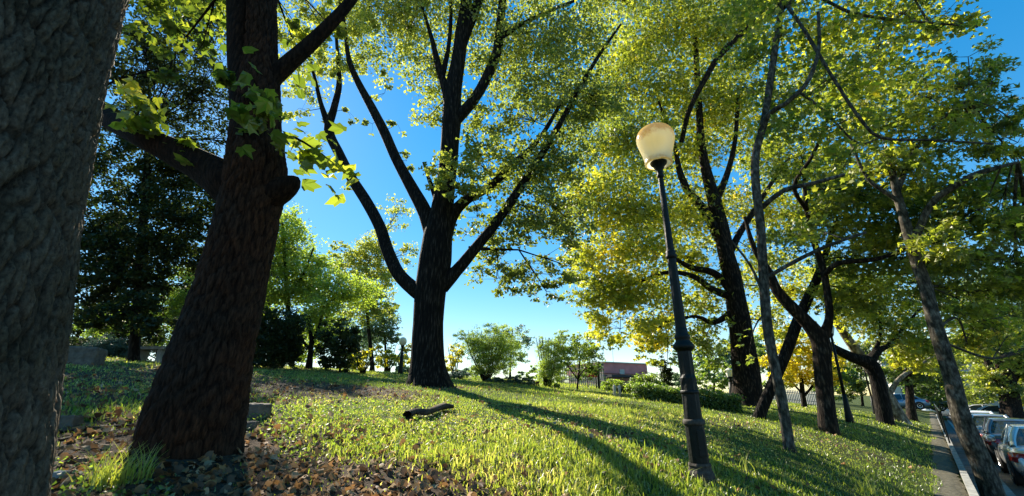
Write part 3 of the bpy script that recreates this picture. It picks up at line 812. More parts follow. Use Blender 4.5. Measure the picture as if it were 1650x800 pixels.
t6, Y6, _ = T('tree', 'slender straight young tree between the lamp post and the forked tree', (1272, 727),
  [[(1273, 735, 26), (1272, 722, 19), (1262, 660, 17), (1248, 590, 16), (1236, 520, 16), (1230, 440, 16), (1225, 360, 15), (1218, 300, 15), (1218, 250, 14), (1232, 190, 12), (1240, 140, 12), (1250, 70, 11), (1262, 0, 9), (1275, -90, 7)],
   [(1224, 225, 12), (1238, 185, 9, -.3), (1265, 168, 8, -.5), (1296, 140, 7, -.7), (1312, 108, 7, -.8), (1320, 70, 6, -.8), (1318, 20, 5, -.8)],
   [(1262, 0, 7), (1290, 40, 6, -.5), (1318, 85, 6, -.7), (1345, 130, 6, -.8), (1385, 190, 6, -.8), (1420, 222, 6, -.8), (1500, 226, 4, -.8), (1600, 232, 3, -.7)],
   [(1256, 20, 7), (1300, -10, 6, -.2), (1370, 20, 6, -.4), (1440, 32, 5, -.4), (1510, 38, 4, -.4), (1575, 44, 2.5, -.4)],
   [(1228, 335, 10), (1262, 308, 9, -.3), (1310, 296, 8, -.6), (1360, 282, 6, -.7)],
   [(1232, 450, 8), (1275, 425, 8, -.3), (1330, 398, 7, -.6), (1395, 375, 5, -.7)],
   [(1290, 150, 5), (1330, 180, 4), (1380, 230, 4), (1420, 222, 3)],
   [(1232, 480, 6), (1210, 430, 5), (1180, 390, 3)]],
  [(1260, 60, 80, 60, .2, .8), (1340, 60, 90, 60, .3, .9, .05), (1330, 130, 80, 50, 0, .9), (1250, 160, 60, 50, .4, .6), (1310, 220, 80, 45, .1, .8, -.05), (1400, 120, 80, 60, .2, 1.0), (1360, 270, 60, 40, .1, .8, -.05), (1230, 20, 70, 50, .5, .8), (1380, 190, 60, 40, 0, .8), (1200, 110, 50, 40, .5, .6), (1300, 380, 60, 30, .2, .6),
   (1300, -80, 150, 60, 0, 1.0), (1440, -60, 120, 60, 0, 1.0), (1440, 20, 90, 45, .1, 1.1), (1520, 25, 60, 28, .1, 1.0, .05), (1500, 60, 50, 25, 0, .8, .1), (1560, 45, 35, 16, 0, .9, .35)],
  leaf=.12, shape='star3', lmat=L_PLANE, bark=B_GREY, seed=6, tint=(0.42, .22), nseg=12, step=.15, flare=.3, up=.45, droop=.6, cover=2.3, clump=.24)

t7, Y7, _ = T('tree', 'dark tree splitting low into a V of two limbs, right of the slender tree', (1335, 698),
  [[(1337, 706, 40), (1335, 694, 31), (1330, 640, 28), (1326, 590, 28), (1322, 550, 30), (1300, 520, 22), (1275, 495, 20), (1252, 468, 17), (1240, 440, 13), (1215, 400, 9), (1200, 350, 6)],
   [(1322, 552, 24), (1336, 515, 14), (1333, 470, 12), (1325, 430, 12), (1312, 390, 10), (1300, 340, 7), (1295, 280, 5)],
   [(1328, 445, 9), (1350, 425, 9, -.5), (1410, 418, 8, -1), (1470, 400, 6, -1.2), (1520, 390, 4, -1.3)],
   [(1300, 340, 8), (1280, 300, 7, -.6), (1310, 250, 6, -1), (1330, 200, 5, -1.2)]],
  [(1400, 320, 90, 45, 0, 1.3, -.05), (1330, 350, 60, 45, .2, 1.0), (1450, 370, 80, 45, .2, 1.4, -.05), (1390, 420, 70, 35, .3, 1.2), (1470, 430, 70, 35, .3, 1.2, -.05), (1280, 380, 50, 40, .5, .7, .05), (1340, 480, 50, 30, .8, .7, .15), (1390, 480, 50, 35, .8, 1.0, .1), (1500, 330, 60, 40, 0, 1.2, -.05), (1290, 250, 60, 45, .2, .8)],
  leaf=.14, shape='lobe', lmat=L_PLANE, bark=B_PLANE, seed=7, tint=(0.46, .22), nseg=16, step=.15, flare=.35, up=.45, droop=.6, cover=2.3, clump=.24)

t8, Y8, _ = T('tree', 'dark leaning trunk crossing behind the V-shaped tree', (1222, 674),
  [[(1220, 680, 24), (1224, 668, 19), (1245, 620, 18), (1268, 565, 18), (1285, 520, 18), (1302, 480, 17), (1316, 450, 15), (1330, 410, 11), (1345, 360, 8)]],
  [(1360, 330, 60, 40, .4, .9), (1330, 300, 60, 40, .6, .8), (1380, 380, 50, 35, .6, .9)],
  leaf=.15, shape='lobe', lmat=L_PLANE, bark=B_MID, seed=8, tint=(.4, .18), nseg=12, step=.2, flare=.3, cover=2)

t9, Y9, _ = T('tree', 'dark trunk bending left with a long level limb, beside the thin lamp posts', (1427, 683),
  [[(1428, 690, 34), (1427, 680, 26), (1420, 640, 25), (1412, 605, 24), (1400, 585, 24), (1375, 577, 17), (1350, 565, 14), (1332, 552, 9), (1318, 540, 6)],
   [(1400, 586, 18), (1415, 565, 13), (1430, 558, 8), (1455, 530, 5), (1480, 500, 4)],
   [(1402, 580, 10), (1418, 545, 5), (1417, 500, 4), (1420, 470, 3)]],
  [(1450, 530, 60, 35, .3, 1.3, .15), (1400, 510, 50, 35, .6, 1.1, .15), (1480, 560, 50, 30, .3, 1.3, .15), (1430, 470, 60, 30, .5, 1.1, .05), (1500, 500, 60, 40, .6, 1.3), (1450, 590, 30, 16, .6, .9, .25), (1370, 500, 40, 30, 1.0, .9, .2), (1345, 440, 50, 35, 1.2, .8, .15)],
  leaf=.17, shape='lobe', lmat=L_PLANE, bark=B_MID, seed=9, tint=(.42, .18), nseg=14, step=.2, flare=.3, cover=2.4, clump=.22)

t10, _, _ = T('tree', 'pale flaking sycamore trunk leaning left behind the bent dark trunk', (1446, 678),
  [[(1448, 684, 36), (1445, 674, 28), (1425, 630, 20), (1395, 585, 17), (1365, 545, 14), (1345, 515, 11), (1330, 480, 8)],
   [(1430, 640, 10), (1450, 610, 7), (1480, 590, 5), (1510, 570, 3)]],
  [(1370, 480, 50, 35, .6, .9, .2), (1330, 440, 50, 30, .6, .8, .2), (1500, 590, 40, 25, .6, 1.2, .1), (1540, 560, 50, 30, .5, 1.3)],
  leaf=.18, shape='lobe', lmat=L_PLANE, bark=B_PALE, seed=10, tint=(.45, .18), nseg=12, step=.25, flare=.3, cover=2.2)

t11, _, _ = T('tree', 'short upright trunk under a dark crown at the far end of the lawn', (1470, 678),
  [[(1471, 683, 20), (1470, 676, 15), (1467, 650, 13), (1465, 625, 12), (1462, 590, 9), (1460, 560, 6)]],
  [(1460, 605, 45, 20, .3, 1.8, -.1), (1500, 600, 40, 20, .4, 1.6, -.1), (1430, 600, 30, 20, .8, 1.2), (1480, 570, 60, 20, .6, 1.5)],
  leaf=.18, shape='lobe', lmat=L_GREEN, bark=B_PLANE, seed=12, tint=(.25, .15), nseg=8, step=.4, flare=.3, cover=2)

# --- street tree standing in the paving by the parked cars
s12 = 13.0
b12 = Vector(street_pt(s12, -.56, -.66))
pxs = [(1612, 830, 40), (1600, 800, 33), (1578, 740, 31), (1560, 700, 30), (1546, 660, 27), (1534, 610, 25), (1518, 560, 24), (1503, 510, 22), (1490, 460, 20), (1478, 425, 19), (1462, 370, 16), (1445, 310, 12), (1430, 240, 9)]
t12, Y12, _ = T('tree', 'leaning grey street tree trunk beside the parked silver car', b12,
  [pxs,
   [(1470, 400, 12), (1500, 330, 11, -.4), (1545, 296, 11, -.8), (1580, 278, 9, -1), (1640, 262, 5, -1)],
   [(1470, 400, 10), (1450, 330, 8), (1400, 290, 6), (1370, 230, 4)],
   [(1445, 310, 10), (1470, 250, 7), (1510, 200, 5), (1560, 160, 3)]],
  [(1470, 150, 70, 45, .3, 1.1), (1540, 130, 60, 30, .2, .8, -.1), (1600, 130, 50, 22, .4, .9, -.15), (1570, 190, 70, 28, .3, 1.0, -.15), (1630, 170, 40, 22, .5, .9, -.2), (1500, 220, 70, 40, .2, 1.1, -.05), (1590, 240, 50, 20, .5, .6, -.1), (1640, 230, 30, 16, .5, .6), (1440, 210, 60, 45, .3, 1.1, -.05),
   (1550, 300, 80, 35, 0, 1.6, -.05), (1480, 290, 60, 35, .2, 1.2), (1620, 310, 60, 35, .5, 1.5, .05), (1560, 360, 80, 40, .2, 1.6, -.05), (1640, 380, 50, 45, .6, 1.5, 0), (1500, 390, 60, 35, -.2, 1.4, -.05), (1580, 430, 70, 35, .5, 1.5, -.05), (1640, 450, 50, 40, .8, 1.4), (1540, 480, 60, 35, .8, 1.4), (1700, 300, 60, 80, .6, 1.4), (1700, 430, 60, 60, .6, 1.4), (1480, 460, 50, 25, .6, 1.1), (1600, 520, 60, 40, 2.5, 1.4, .1), (1560, 560, 50, 25, 3, 1.1, .2), (1640, 570, 45, 30, 3, 1.2, 0), (1560, 92, 45, 18, .3, 1.1), (1610, 112, 45, 18, .4, 1.1), (1640, 200, 30, 20, .5, 1.1), (1610, 262, 50, 18, .5, 1.1), (1600, 215, 50, 16, .4, .9), (1400, 180, 60, 50, .3, 1.2), (1420, 270, 60, 40, .3, 1.2), (1520, 180, 60, 35, .3, 1.2), (1590, 180, 50, 22, .4, 1.1, -.1), (1560, 230, 60, 25, .3, .9), (1620, 350, 60, 40, -.3, 1.4), (1520, 430, 60, 40, .3, 1.5), (1600, 480, 60, 35, 1.5, 1.4)],
  leaf=.135, shape='lobe', lmat=L_PLANE, bark=B_GREY, seed=13, tint=(0.48, .22), nseg=20, step=.12, flare=.12, up=.45, droop=.6, Y=float(b12.y), cover=1.6, clump=.24, rough=.04)

# single big leaves on the nearest boughs at upper right
sp = []
for px, py, k, dy in [(1255, 100, 8, -.3), (1300, 60, 9, -.3), (1340, 85, 9, -.4), (1400, 60, 10, -.4), (1430, 130, 9, -.4), (1370, 160, 9, -.4), (1310, 190, 9, -.3), (1290, 130, 8, -.3), (1450, 30, 9, -.4), (1230, 150, 7, -.3), (1340, 230, 8, -.3), (1490, 40, 9, -.4), (1530, 60, 9, -.4), (1565, 45, 8, -.4), (1380, 110, 8, -.4)]:
    sp.append((P(px, py, Y6 + dy), k))
hanging_leaves(t6, sp, LM, 0, .2, rg, .85)
sp = [(P(px, py, Y6 - .5), k) for px, py, k in [(1240, 40, 2), (1380, 95, 3), (1310, 95, 3), (1420, 60, 2), (1560, 50, 6), (1590, 35, 6), (1450, 90, 3), (1250, 110, 2)]]
hanging_leaves(t6, sp, LMY, 0, .12, rg, .8)
sp = [(P(px, py, Y7 - .5), k) for px, py, k in [(1390, 330, 9), (1430, 350, 9), (1470, 340, 9), (1440, 300, 8), (1500, 360, 8), (1480, 310, 8), (1400, 380, 8), (1460, 390, 8), (1350, 330, 6), (1510, 300, 7)]]
hanging_leaves(t7, sp, LM, 0, .22, rg, .95)
sp = [(P(px, py, Y12 - .8), k) for px, py, k in [(1540, 320, 9), (1570, 350, 9), (1600, 330, 9), (1520, 350, 8), (1550, 390, 8), (1620, 370, 8), (1590, 300, 8), (1500, 300, 6)]]
hanging_leaves(t12, sp, LM, 0, .28, rg, 1.0)
sp = [(P(px, py, 9.2), k) for px, py, k in [(1190, 555, 3), (1205, 580, 4), (1215, 565, 3), (1200, 530, 2)]]
hanging_leaves(t6, sp, LM, 0, .12, rg, 1.0)
v, f, _, _ = tube([P(1237, 500, Y6), P(1215, 530, 8.0), P(1205, 585, 9.2)], [.02, .012, .004], 5, .2, 0)
new_mesh('branch', v - np.array(t6.location), f, B_GREY, t6, True)

# ================================================================== BACKGROUND TREES AND SHRUBS
GB = 'trees at the back on the left'
def bg(label, base, limbs, clusters, leaf, m, seed, name='tree', cat='tree', bark=B_MID, Y=None, tint=(.45, .2), **k):
    return tree(name, label, base, limbs, clusters, leaf=leaf, shape=k.pop('shape', 'oval'), lmat=m, bark=bark, seed=seed, cat=cat, Y=Y, tint=tint, nseg=k.pop('nseg', 10), step=.5, cover=k.pop('cover', 1.0) * 2.1, **k)

bg('huge dark evergreen whose foliage fills the gap between the two left trunks', (215, 582),
   [[(215, 590, 26), (215, 575, 18), (222, 500, 16), (228, 400, 14), (235, 300, 12), (240, 200, 9)],
    [(228, 400, 9), (270, 370, 7), (310, 350, 5)], [(226, 430, 9), (190, 400, 7), (170, 370, 4)], [(222, 470, 7), (170, 490, 5), (140, 500, 3)]],
   [(235, 260, 60, 40, 0, 2.0), (290, 280, 55, 50, .5, 2.2), (230, 330, 60, 40, 0, 2.6), (300, 350, 50, 50, 0, 2.5), (250, 400, 80, 45, 0, 3.0, -.1), (180, 380, 40, 45, .2, 2.6, -.1), (180, 440, 60, 40, -.3, 3.0, -.15), (250, 460, 50, 30, 0, 2.6, -.1), (150, 480, 35, 25, -.3, 2.4, -.2), (320, 420, 25, 40, .5, 1.8, .2), (225, 200, 50, 35, .2, .9), (290, 200, 50, 35, .5, 1.0), (250, 120, 60, 40, .5, .7), (320, 260, 30, 40, .3, 1.6), (375, 330, 60, 60, .5, 1.0), (395, 420, 50, 50, .5, 1.1), (385, 230, 50, 50, .3, .8), (345, 160, 50, 40, .4, .9), (215, 500, 50, 35, -1, 2.6, -.1), (250, 530, 50, 22, -1, 1.6, -.1), (170, 520, 40, 25, -1, 1.8, -.2), (150, 380, 50, 60, 0, 2.0, -.1), (150, 280, 45, 50, 0, 1.6), (190, 210, 45, 45, .2, 1.4), (205, 130, 45, 50, .4, 1.2), (215, 50, 45, 45, .4, .9), (300, 60, 70, 50, .4, 1.3), (340, 120, 40, 50, .3, .9), (260, 150, 60, 45, .3, 1.3), (300, -10, 80, 45, .4, 1.2), (245, 90, 40, 40, .2, 1.2), (345, 30, 40, 40, .4, .8), (120, 450, 40, 40, 0, 2, -.1)],  # includes clusters added out of sight behind the leaning trunk to shade the ground
   .12, L_DARK, 31, tint=(.4, .25), flare=.3)
bg('pale sunlit tree seen low between the evergreen and the leaning trunk', (285, 583),
   [[(285, 588, 12), (284, 575, 9), (290, 530, 8), (300, 480, 6), (310, 430, 4)]],
   [(300, 470, 40, 40, 0, 1.5), (270, 500, 40, 30, 0, 1.5), (310, 520, 30, 30, 0, 1.2), (240, 520, 40, 25, 1, 1.4, -.2), (190, 520, 40, 18, 2, 1.5, -.1), (320, 440, 30, 30, 1, 1.2), (280, 550, 30, 18, 0, 1.0), (155, 530, 30, 16, 2, 1.5)],
   .10, L_GREEN, 32, tint=(.55, .25), Y=17.5, far=80, cover=1.5)
bg('bright green tree rising behind the right side of the leaning trunk', (470, 596),
   [[(470, 606, 16), (470, 592, 10), (468, 540, 9), (462, 470, 8), (458, 400, 6), (455, 360, 4)], [(465, 480, 6), (490, 440, 5), (505, 400, 3)]],
   [(455, 375, 40, 40, 0, 1.6, .1), (480, 400, 35, 35, .5, 1.2, .15), (440, 420, 40, 40, 0, 1.8), (490, 440, 45, 35, .3, 1.6, .1), (450, 470, 50, 35, 0, 2.2, -.1), (520, 430, 25, 25, .5, 1.2, .2), (500, 480, 40, 30, .6, 1.8, 0), (470, 350, 20, 16, .3, 1.0, .1), (520, 520, 40, 30, .6, 1.5, .1), (500, 560, 30, 25, .8, 1.2, .2)],
   .11, L_GREEN, 33, Y=17, tint=(.72, .2), cover=1.2, clump=.2)
bg('black-green rounded evergreen bush hard against the leaning trunk', (440, 600),
   [[(440, 606, 10), (440, 590, 7), (442, 540, 5)]],
   [(440, 560, 36, 42, 0, 4.5, -.1), (420, 520, 30, 32, 0, 3.6), (462, 530, 30, 40, 0, 3.6), (475, 560, 18, 34, .2, 3.0), (410, 575, 20, 26, 0, 3.5)],
   .085, L_DARK, 34, name='evergreen_bush', cat='bush', Y=14, tint=(.3, .2))
bg('small tree with a short dark trunk left of the dark round bush', (497, 602),
   [[(496, 610, 16), (497, 600, 13), (500, 572, 10), (502, 550, 8), (497, 510, 5)], [(501, 558, 8), (515, 525, 6), (522, 495, 4)], [(500, 565, 6), (480, 540, 4)]],
   [(515, 500, 30, 25, 0, 1.0, .1), (490, 520, 28, 25, 0, 1.0), (530, 480, 35, 25, .4, 1.0, .2), (545, 460, 40, 30, .8, 1.2, .2), (575, 470, 40, 30, 1, 1.3, .1), (525, 540, 20, 20, 0, .8, .1)],
   .10, L_GREEN, 35, Y=16, tint=(.72, .2), cover=1.3, clump=.2)
bg('dark round leafy bush left of the small leafless shrub', (548, 600),
   [[(547, 606, 6), (548, 596, 4), (548, 560, 3)], [(548, 590, 3), (530, 550, 2)], [(548, 590, 3), (570, 550, 2)]],
   [(548, 555, 34, 36, 0, 2.6), (530, 570, 22, 28, 0, 1.6), (568, 545, 20, 24, 0, 2.2), (548, 525, 26, 14, 0, 1.3, .4), (548, 588, 28, 12, 0, 1.6)],
   .11, L_DARK, 36, name='bush', cat='bush', Y=15, tint=(.4, .3), up=.2)
bg('feathery yellow-green tree crown behind the round bush', (600, 596),
   [[(600, 600, 10), (600, 590, 8), (595, 540, 6), (590, 480, 5), (590, 430, 3)]],
   [(590, 410, 32, 30, 0, 1.1, .2), (565, 430, 36, 30, 0, 1.3, .2), (600, 450, 36, 30, 0, 1.2, .25), (575, 490, 40, 30, 0, 1.4), (610, 500, 28, 28, 0, 1.2), (545, 400, 20, 18, 0, .5, .1), (610, 395, 36, 32, 0, .7, .2), (640, 345, 30, 30, 0, .45, .2), (655, 410, 20, 30, 0, .5, .2), (625, 450, 26, 30, 0, .9, .2)],
   .14, L_LIME, 37, Y=24, tint=(.55, .2), far=80, up=.2, droop=.9, cover=1.4)
bg('blue-green tree crown left of the far lamp post', (625, 592),
   [[(622, 598, 7), (622, 588, 5), (620, 540, 4)]],
   [(618, 520, 26, 30, 0, 1.8), (600, 545, 28, 22, 0, 1.6), (628, 545, 16, 20, 0, 1.4), (590, 520, 22, 24, 0, 1.2), (632, 500, 12, 18, 0, 1.0)],
   .15, L_BLUE, 38, Y=28, tint=(.6, .2), far=80, cover=1.4)
def shrub(label, base, cl, leaf, m, seed, Y, stems=5, name='shrub', tint=(.5, .2), cat='shrub', **k):
    px, py = base
    g = random.Random(seed)
    top = min(c[1] - c[3] for c in cl); w = max(c[0] + c[2] for c in cl) - min(c[0] - c[2] for c in cl)
    limbs = []
    for i in range(stems):
        a = (i + .5) / stems - .5
        limbs.append([(px + a * 6, py + 6, 3.2), (px + a * 10, py - 2, 2.4), (px + a * w * .45, (py * .55 + top * .45), 1.8), (px + a * w * .7, top * .85 + py * .15, .9)])
    return bg(label, base, limbs, cl, leaf, m, seed, name=name, cat=cat, Y=Y, tint=tint, nseg=6, **k)
shrub('small bare-stemmed shrub with thin yellow leaves right of the round bush', (585, 598), [(578, 575, 30, 16, 0, .8), (600, 570, 28, 14, 0, .5), (570, 590, 26, 8, 0, 1.2)], .10, L_YELLOW, 40, 16, 7, bark=B_PLANE, tint=(.35, .25))
shrub('low yellow shrubs left of the far lamp post, beyond the bare shrub', (625, 596), [(620, 575, 20, 16, 0, 1.6), (640, 580, 16, 14, 0, 1.6), (655, 570, 12, 20, 0, 1.4), (600, 588, 24, 8, 0, 1.6)], .14, L_YELLOW, 41, 27, 5, tint=(.35, .2))
shrub('yellow shrub showing just right of the central trunk', (732, 600), [(732, 575, 16, 24, 0, 1.6, .1), (725, 590, 16, 12, 0, 1.6)], .14, L_YELLOW, 42, 27, 4, tint=(.35, .2))
shrub('blue-green juniper mound by the foot of the central trunk', (738, 612), [(738, 605, 20, 9, 0, 3.5), (728, 608, 14, 7, 0, 3)], .10, L_JUN, 43, 19, 3, shape='lance', tint=(.6, .2))
shrub('fountain-shaped bright green shrub right of the central trunk', (783, 617),
      [(790, 560, 30, 26, 0, 1.5, .1), (765, 555, 26, 24, 0, 1.3, .1), (815, 560, 28, 28, 0, 1.4, .1), (785, 585, 26, 20, 0, 1.6), (745, 545, 16, 14, 0, .7, .1), (800, 530, 24, 12, 0, .8, .1), (770, 600, 16, 12, 0, 1.4), (810, 590, 22, 14, .3, 1.3)], .085, L_GREEN, 44, 17.5, 11, shape='lance', tint=(.72, .18), up=0, droop=-.9, cover=1.3)
bg('thin greyish autumn tree behind the fountain-shaped shrub', (822, 600),
   [[(822, 606, 6), (822, 598, 4), (824, 560, 3), (826, 530, 2)]],
   [(825, 540, 28, 18, 0, 1.0), (845, 550, 20, 20, 0, .9), (805, 535, 18, 12, 0, .7), (835, 575, 22, 16, 0, 1.4, .3)], .16, L_BLUE, 45, Y=34, far=80, tint=(.7, .2))
shrub('dark low juniper hedge in front of the fountain-shaped shrub', (825, 624), [(800, 614, 16, 8, 0, 4), (825, 615, 18, 9, 0, 4.5), (848, 617, 16, 8, 0, 4)], .10, L_JUN, 46, 17.2, 4, name='hedge', cat='hedge', shape='lance', tint=(.5, .25))
shrub('reddish-brown end of the low hedge beside the wispy shrub', (865, 626), [(863, 619, 8, 8, 0, 4)], .08, L_LITTER, 47, 17.4, 3, tint=(.3, .12))
shrub('wispy lime-green shrub between the brown hedge end and the small tree', (882, 625),
      [(885, 575, 20, 26, 0, 1.2), (878, 600, 18, 20, 0, 1.6), (900, 560, 20, 22, 0, 1.2), (895, 595, 18, 20, 0, 1.4), (872, 560, 12, 18, 0, .6), (905, 540, 14, 10, 0, .7)], .085, L_GREEN, 48, 18.5, 8, shape='lance', tint=(.75, .16), up=0, droop=-.6, cover=1.3)
bg('small spreading lime-green tree left of the red panel', (930, 634),
   [[(930, 638, 6), (930, 630, 4), (932, 605, 3.2), (935, 575, 2.4)], [(932, 608, 2.5), (950, 585, 2)], [(931, 612, 2.5), (915, 590, 2)]],
   [(930, 560, 30, 20, 0, 1.7, .2), (950, 575, 26, 20, 0, 1.6, 0), (915, 580, 22, 18, 0, 1.5, .1), (955, 595, 20, 14, .3, 1.6, -.3), (935, 600, 24, 12, .3, 1.2, -.2), (925, 542, 14, 8, 0, 1.0, .2)], .09, L_GREEN, 49, Y=18.5, tint=(.62, .2), shape='oval')
shrub('little clipped ball bush left of the small spreading tree', (897, 631), [(896, 624, 10, 7, 0, 4)], .07, L_GREEN, 50, 18, 3, name='bush', cat='bush', tint=(.5, .3))
shrub('pale green ball bush in front of the pink building', (985, 636), [(988, 622, 20, 14, 0, 3.6, .1), (982, 628, 16, 9, 0, 3)], .08, L_GREEN, 51, 20, 3, name='bush', cat='bush', tint=(.68, .2))
shrub('dark ball bush beside the white bollards', (1000, 637), [(1000, 628, 14, 10, 0, 4)], .07, L_DARK, 52, 19.2, 3, name='bush', cat='bush', tint=(.3, .2))
shrub('large clipped round bush behind the low hedge near the lamp post', (1035, 640), [(1040, 618, 26, 18, 0, 3.8), (1024, 625, 16, 15, 0, 3.6), (1058, 626, 16, 13, 0, 3)], .08, L_GREEN, 53, 18.5, 3, name='bush', cat='bush', tint=(.5, .22))

def hedge(name, label, pxa, pya, pxb, pyb, h, w, leaf, m, seed, tint=(.4, .2)):
    """clipped hedge: a woody core and leaves on it"""
    a = hit(pxa, pya); b = hit(pxb, pyb)
    root = thing(name, label, 'hedge', a)
    d = np.array(b - a); L = np.linalg.norm(d[:2]); u = d / L; nrm = np.array([-u[1], u[0], 0])
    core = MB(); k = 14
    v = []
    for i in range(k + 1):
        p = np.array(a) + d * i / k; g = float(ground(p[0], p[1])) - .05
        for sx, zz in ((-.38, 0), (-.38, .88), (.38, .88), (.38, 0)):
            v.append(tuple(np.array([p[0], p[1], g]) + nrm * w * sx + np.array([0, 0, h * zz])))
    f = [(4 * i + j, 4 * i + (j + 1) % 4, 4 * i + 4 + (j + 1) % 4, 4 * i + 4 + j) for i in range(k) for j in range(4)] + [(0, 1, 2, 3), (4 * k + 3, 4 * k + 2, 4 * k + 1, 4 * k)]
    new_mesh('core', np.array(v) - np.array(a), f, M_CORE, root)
    g = np.random.default_rng(seed)
    n = int(L * (2 * h + w) * 3.2 / (AREA['oval'] * leaf ** 2))
    t = g.uniform(0, 1, n); q = g.uniform(0, 2 * h + w, n)
    off = np.where(q < h, -.5 * w, np.where(q > h + w, .5 * w, q - h - .5 * w)); zz = np.where(q < h, q, np.where(q > h + w, 2 * h + w - q, h))
    pos = np.array(a) + d * t[:, None] + nrm * off[:, None]
    pos[:, 2] = ground(pos[:, 0], pos[:, 1]) + zz
    pos += g.normal(size=(n, 3)) * .045
    pos[:, 2] += .04 * np.sin(t * L * 4)
    v, f, tt = leaf_cloud(pos, leaf, 'oval', np.clip(g.normal(tint[0], tint[1], n), 0, 1), .3, .2, g)
    kind(new_mesh('foliage', v - np.array(a), f, m, root, False, tt), 'stuff')
hedge('hedge', 'low clipped hedge passing behind the lamp post', 1024, 645, 1196, 665, .44, .7, .07, L_GREEN, 60, (.35, .2))
shrub('tall narrow dark cypress between the big bush and the lamp post', (1072, 630), [(1072, 612, 11, 20, 0, 4), (1068, 590, 8, 16, 0, 3), (1078, 600, 7, 14, 0, 3), (1030, 600, 1, 1, 0, 0)], .10, L_DARK, 61, 24, 2, name='cypress', cat='tree', tint=(.4, .2))
bg('bright yellow tree glowing between the thick plane trunk and the V-shaped tree', (1296, 655),
   [[(1296, 662, 12), (1296, 652, 9), (1293, 630, 8), (1290, 600, 6)], [(1294, 640, 5), (1315, 615, 4), (1325, 590, 3)], [(1293, 635, 4), (1270, 610, 3)]],
   [(1290, 600, 42, 26, 0, 2.0, .1), (1268, 570, 32, 28, 0, 1.8), (1315, 575, 34, 28, 0, 1.8), (1285, 545, 34, 20, 0, 1.4), (1330, 610, 24, 18, 0, 1.4), (1256, 612, 20, 16, 0, 1.6, .1), (1245, 580, 22, 22, 0, 1.3), (1350, 585, 24, 22, .5, 1.2)],
   .15, L_YELLOW, 62, Y=23, tint=(.62, .2), cover=1.2)

# farther belt of trees, each its own tree
def far_tree(label, px, Y, w, top, m, seed, tint=(.45, .2), base=None, leaf=None, bark=B_MID):
    d = ray(px, 640); x = d.x / d.y * Y
    b = Vector((x, Y, float(ground(x, Y)))); s = FPX / (Y * .946)
    py0 = 400 - FPX * ((b.z - EYE) * math.cos(PITCH) - Y * math.sin(PITCH)) / (Y * math.cos(PITCH) + (b.z - EYE) * math.sin(PITCH))
    g = random.Random(seed); h = py0 - top
    cl = []
    for i in range(9):
        t = i / 8
        cl.append((px + g.uniform(-.55, .55) * w, top + h * (.15 + .62 * t) + g.uniform(-.05, .05) * h, w * g.uniform(.38, .55), h * g.uniform(.13, .2), g.uniform(-1, 1), g.uniform(1.6, 2.6), g.uniform(-.12, .12)))
    return bg(label, b, [[(px, py0 + 4, max(2.5, w * .13)), (px, py0 - 3, max(2, w * .1)), (px + g.uniform(-.1, .1) * w, py0 - h * .35, max(1.6, w * .08)), (px, py0 - h * .7, 1.2)]],
              cl, leaf or .004 * Y + .06, m, seed, bark=bark, Y=Y, tint=tint)
far_tree('dark tree far behind the stone block at left', 130, 26, 70, 480, L_DARK, 70)
far_tree('dark green tree filling the far gap at left under the evergreen', 200, 32, 70, 470, L_DARK, 71, (.55, .2))
far_tree('hazy green tree far back beyond the pale sunlit tree', 330, 34, 60, 455, L_GREEN, 72, (.4, .2))
far_tree('mid green tree behind the bright green tree', 400, 30, 60, 430, L_GREEN, 73, (.35, .2))
far_tree('low olive tree beyond the black-green bush', 470, 40, 50, 520, L_BLUE, 74)
far_tree('pale willow-like tree far beyond the round bush', 545, 42, 60, 500, L_BLUE, 75, (.6, .2))
far_tree('far grey-green tree left of the far lamp post', 640, 60, 28, 560, L_BLUE, 76)
far_tree('low distant tree on the skyline behind the fountain-shaped shrub', 765, 64, 34, 590, L_BLUE, 89, (.6, .2))
far_tree('low distant tree on the skyline between the hedge end and the wispy shrub', 905, 66, 30, 598, L_GREEN, 91, (.4, .2))
far_tree('low tree on the skyline behind the hedge', 850, 70, 24, 592, L_GREEN, 77)
far_tree('distant tree left of the pink building', 955, 60, 26, 588, L_BLUE, 78)
far_tree('pale distant tree behind the shaft of the lamp post', 1110, 45, 40, 560, L_BLUE, 79, (.6, .2))
far_tree('soft green distant tree right of the lamp post', 1150, 40, 45, 575, L_GREEN, 80, (.6, .2))
far_tree('distant green tree left of the thick plane trunk', 1180, 52, 40, 540, L_BLUE, 81, (.6, .2))
far_tree('distant tree behind the leaning dark trunk', 1240, 46, 45, 545, L_GREEN, 82, (.4, .2))
far_tree('distant dark tree behind the V-shaped tree', 1340, 38, 45, 560, L_GREEN, 83, (.3, .2))
far_tree('distant olive tree beyond the thin lamp posts', 1390, 44, 45, 540, L_LIME, 84, (.3, .2))
far_tree('dark green tree closing the view above the short trunk', 1465, 46, 60, 540, L_GREEN, 85, (.15, .15))
far_tree('tree over the far cars, left of the street tree', 1525, 60, 45, 545, L_PLANE, 86, (.4, .2))
far_tree('bushy tree at the far kerb right of the street tree', 1635, 52, 40, 520, L_PLANE, 88, (.5, .2))
far_tree('tree standing over the pale buildings', 1585, 48, 40, 500, L_PLANE, 87, (.35, .2))

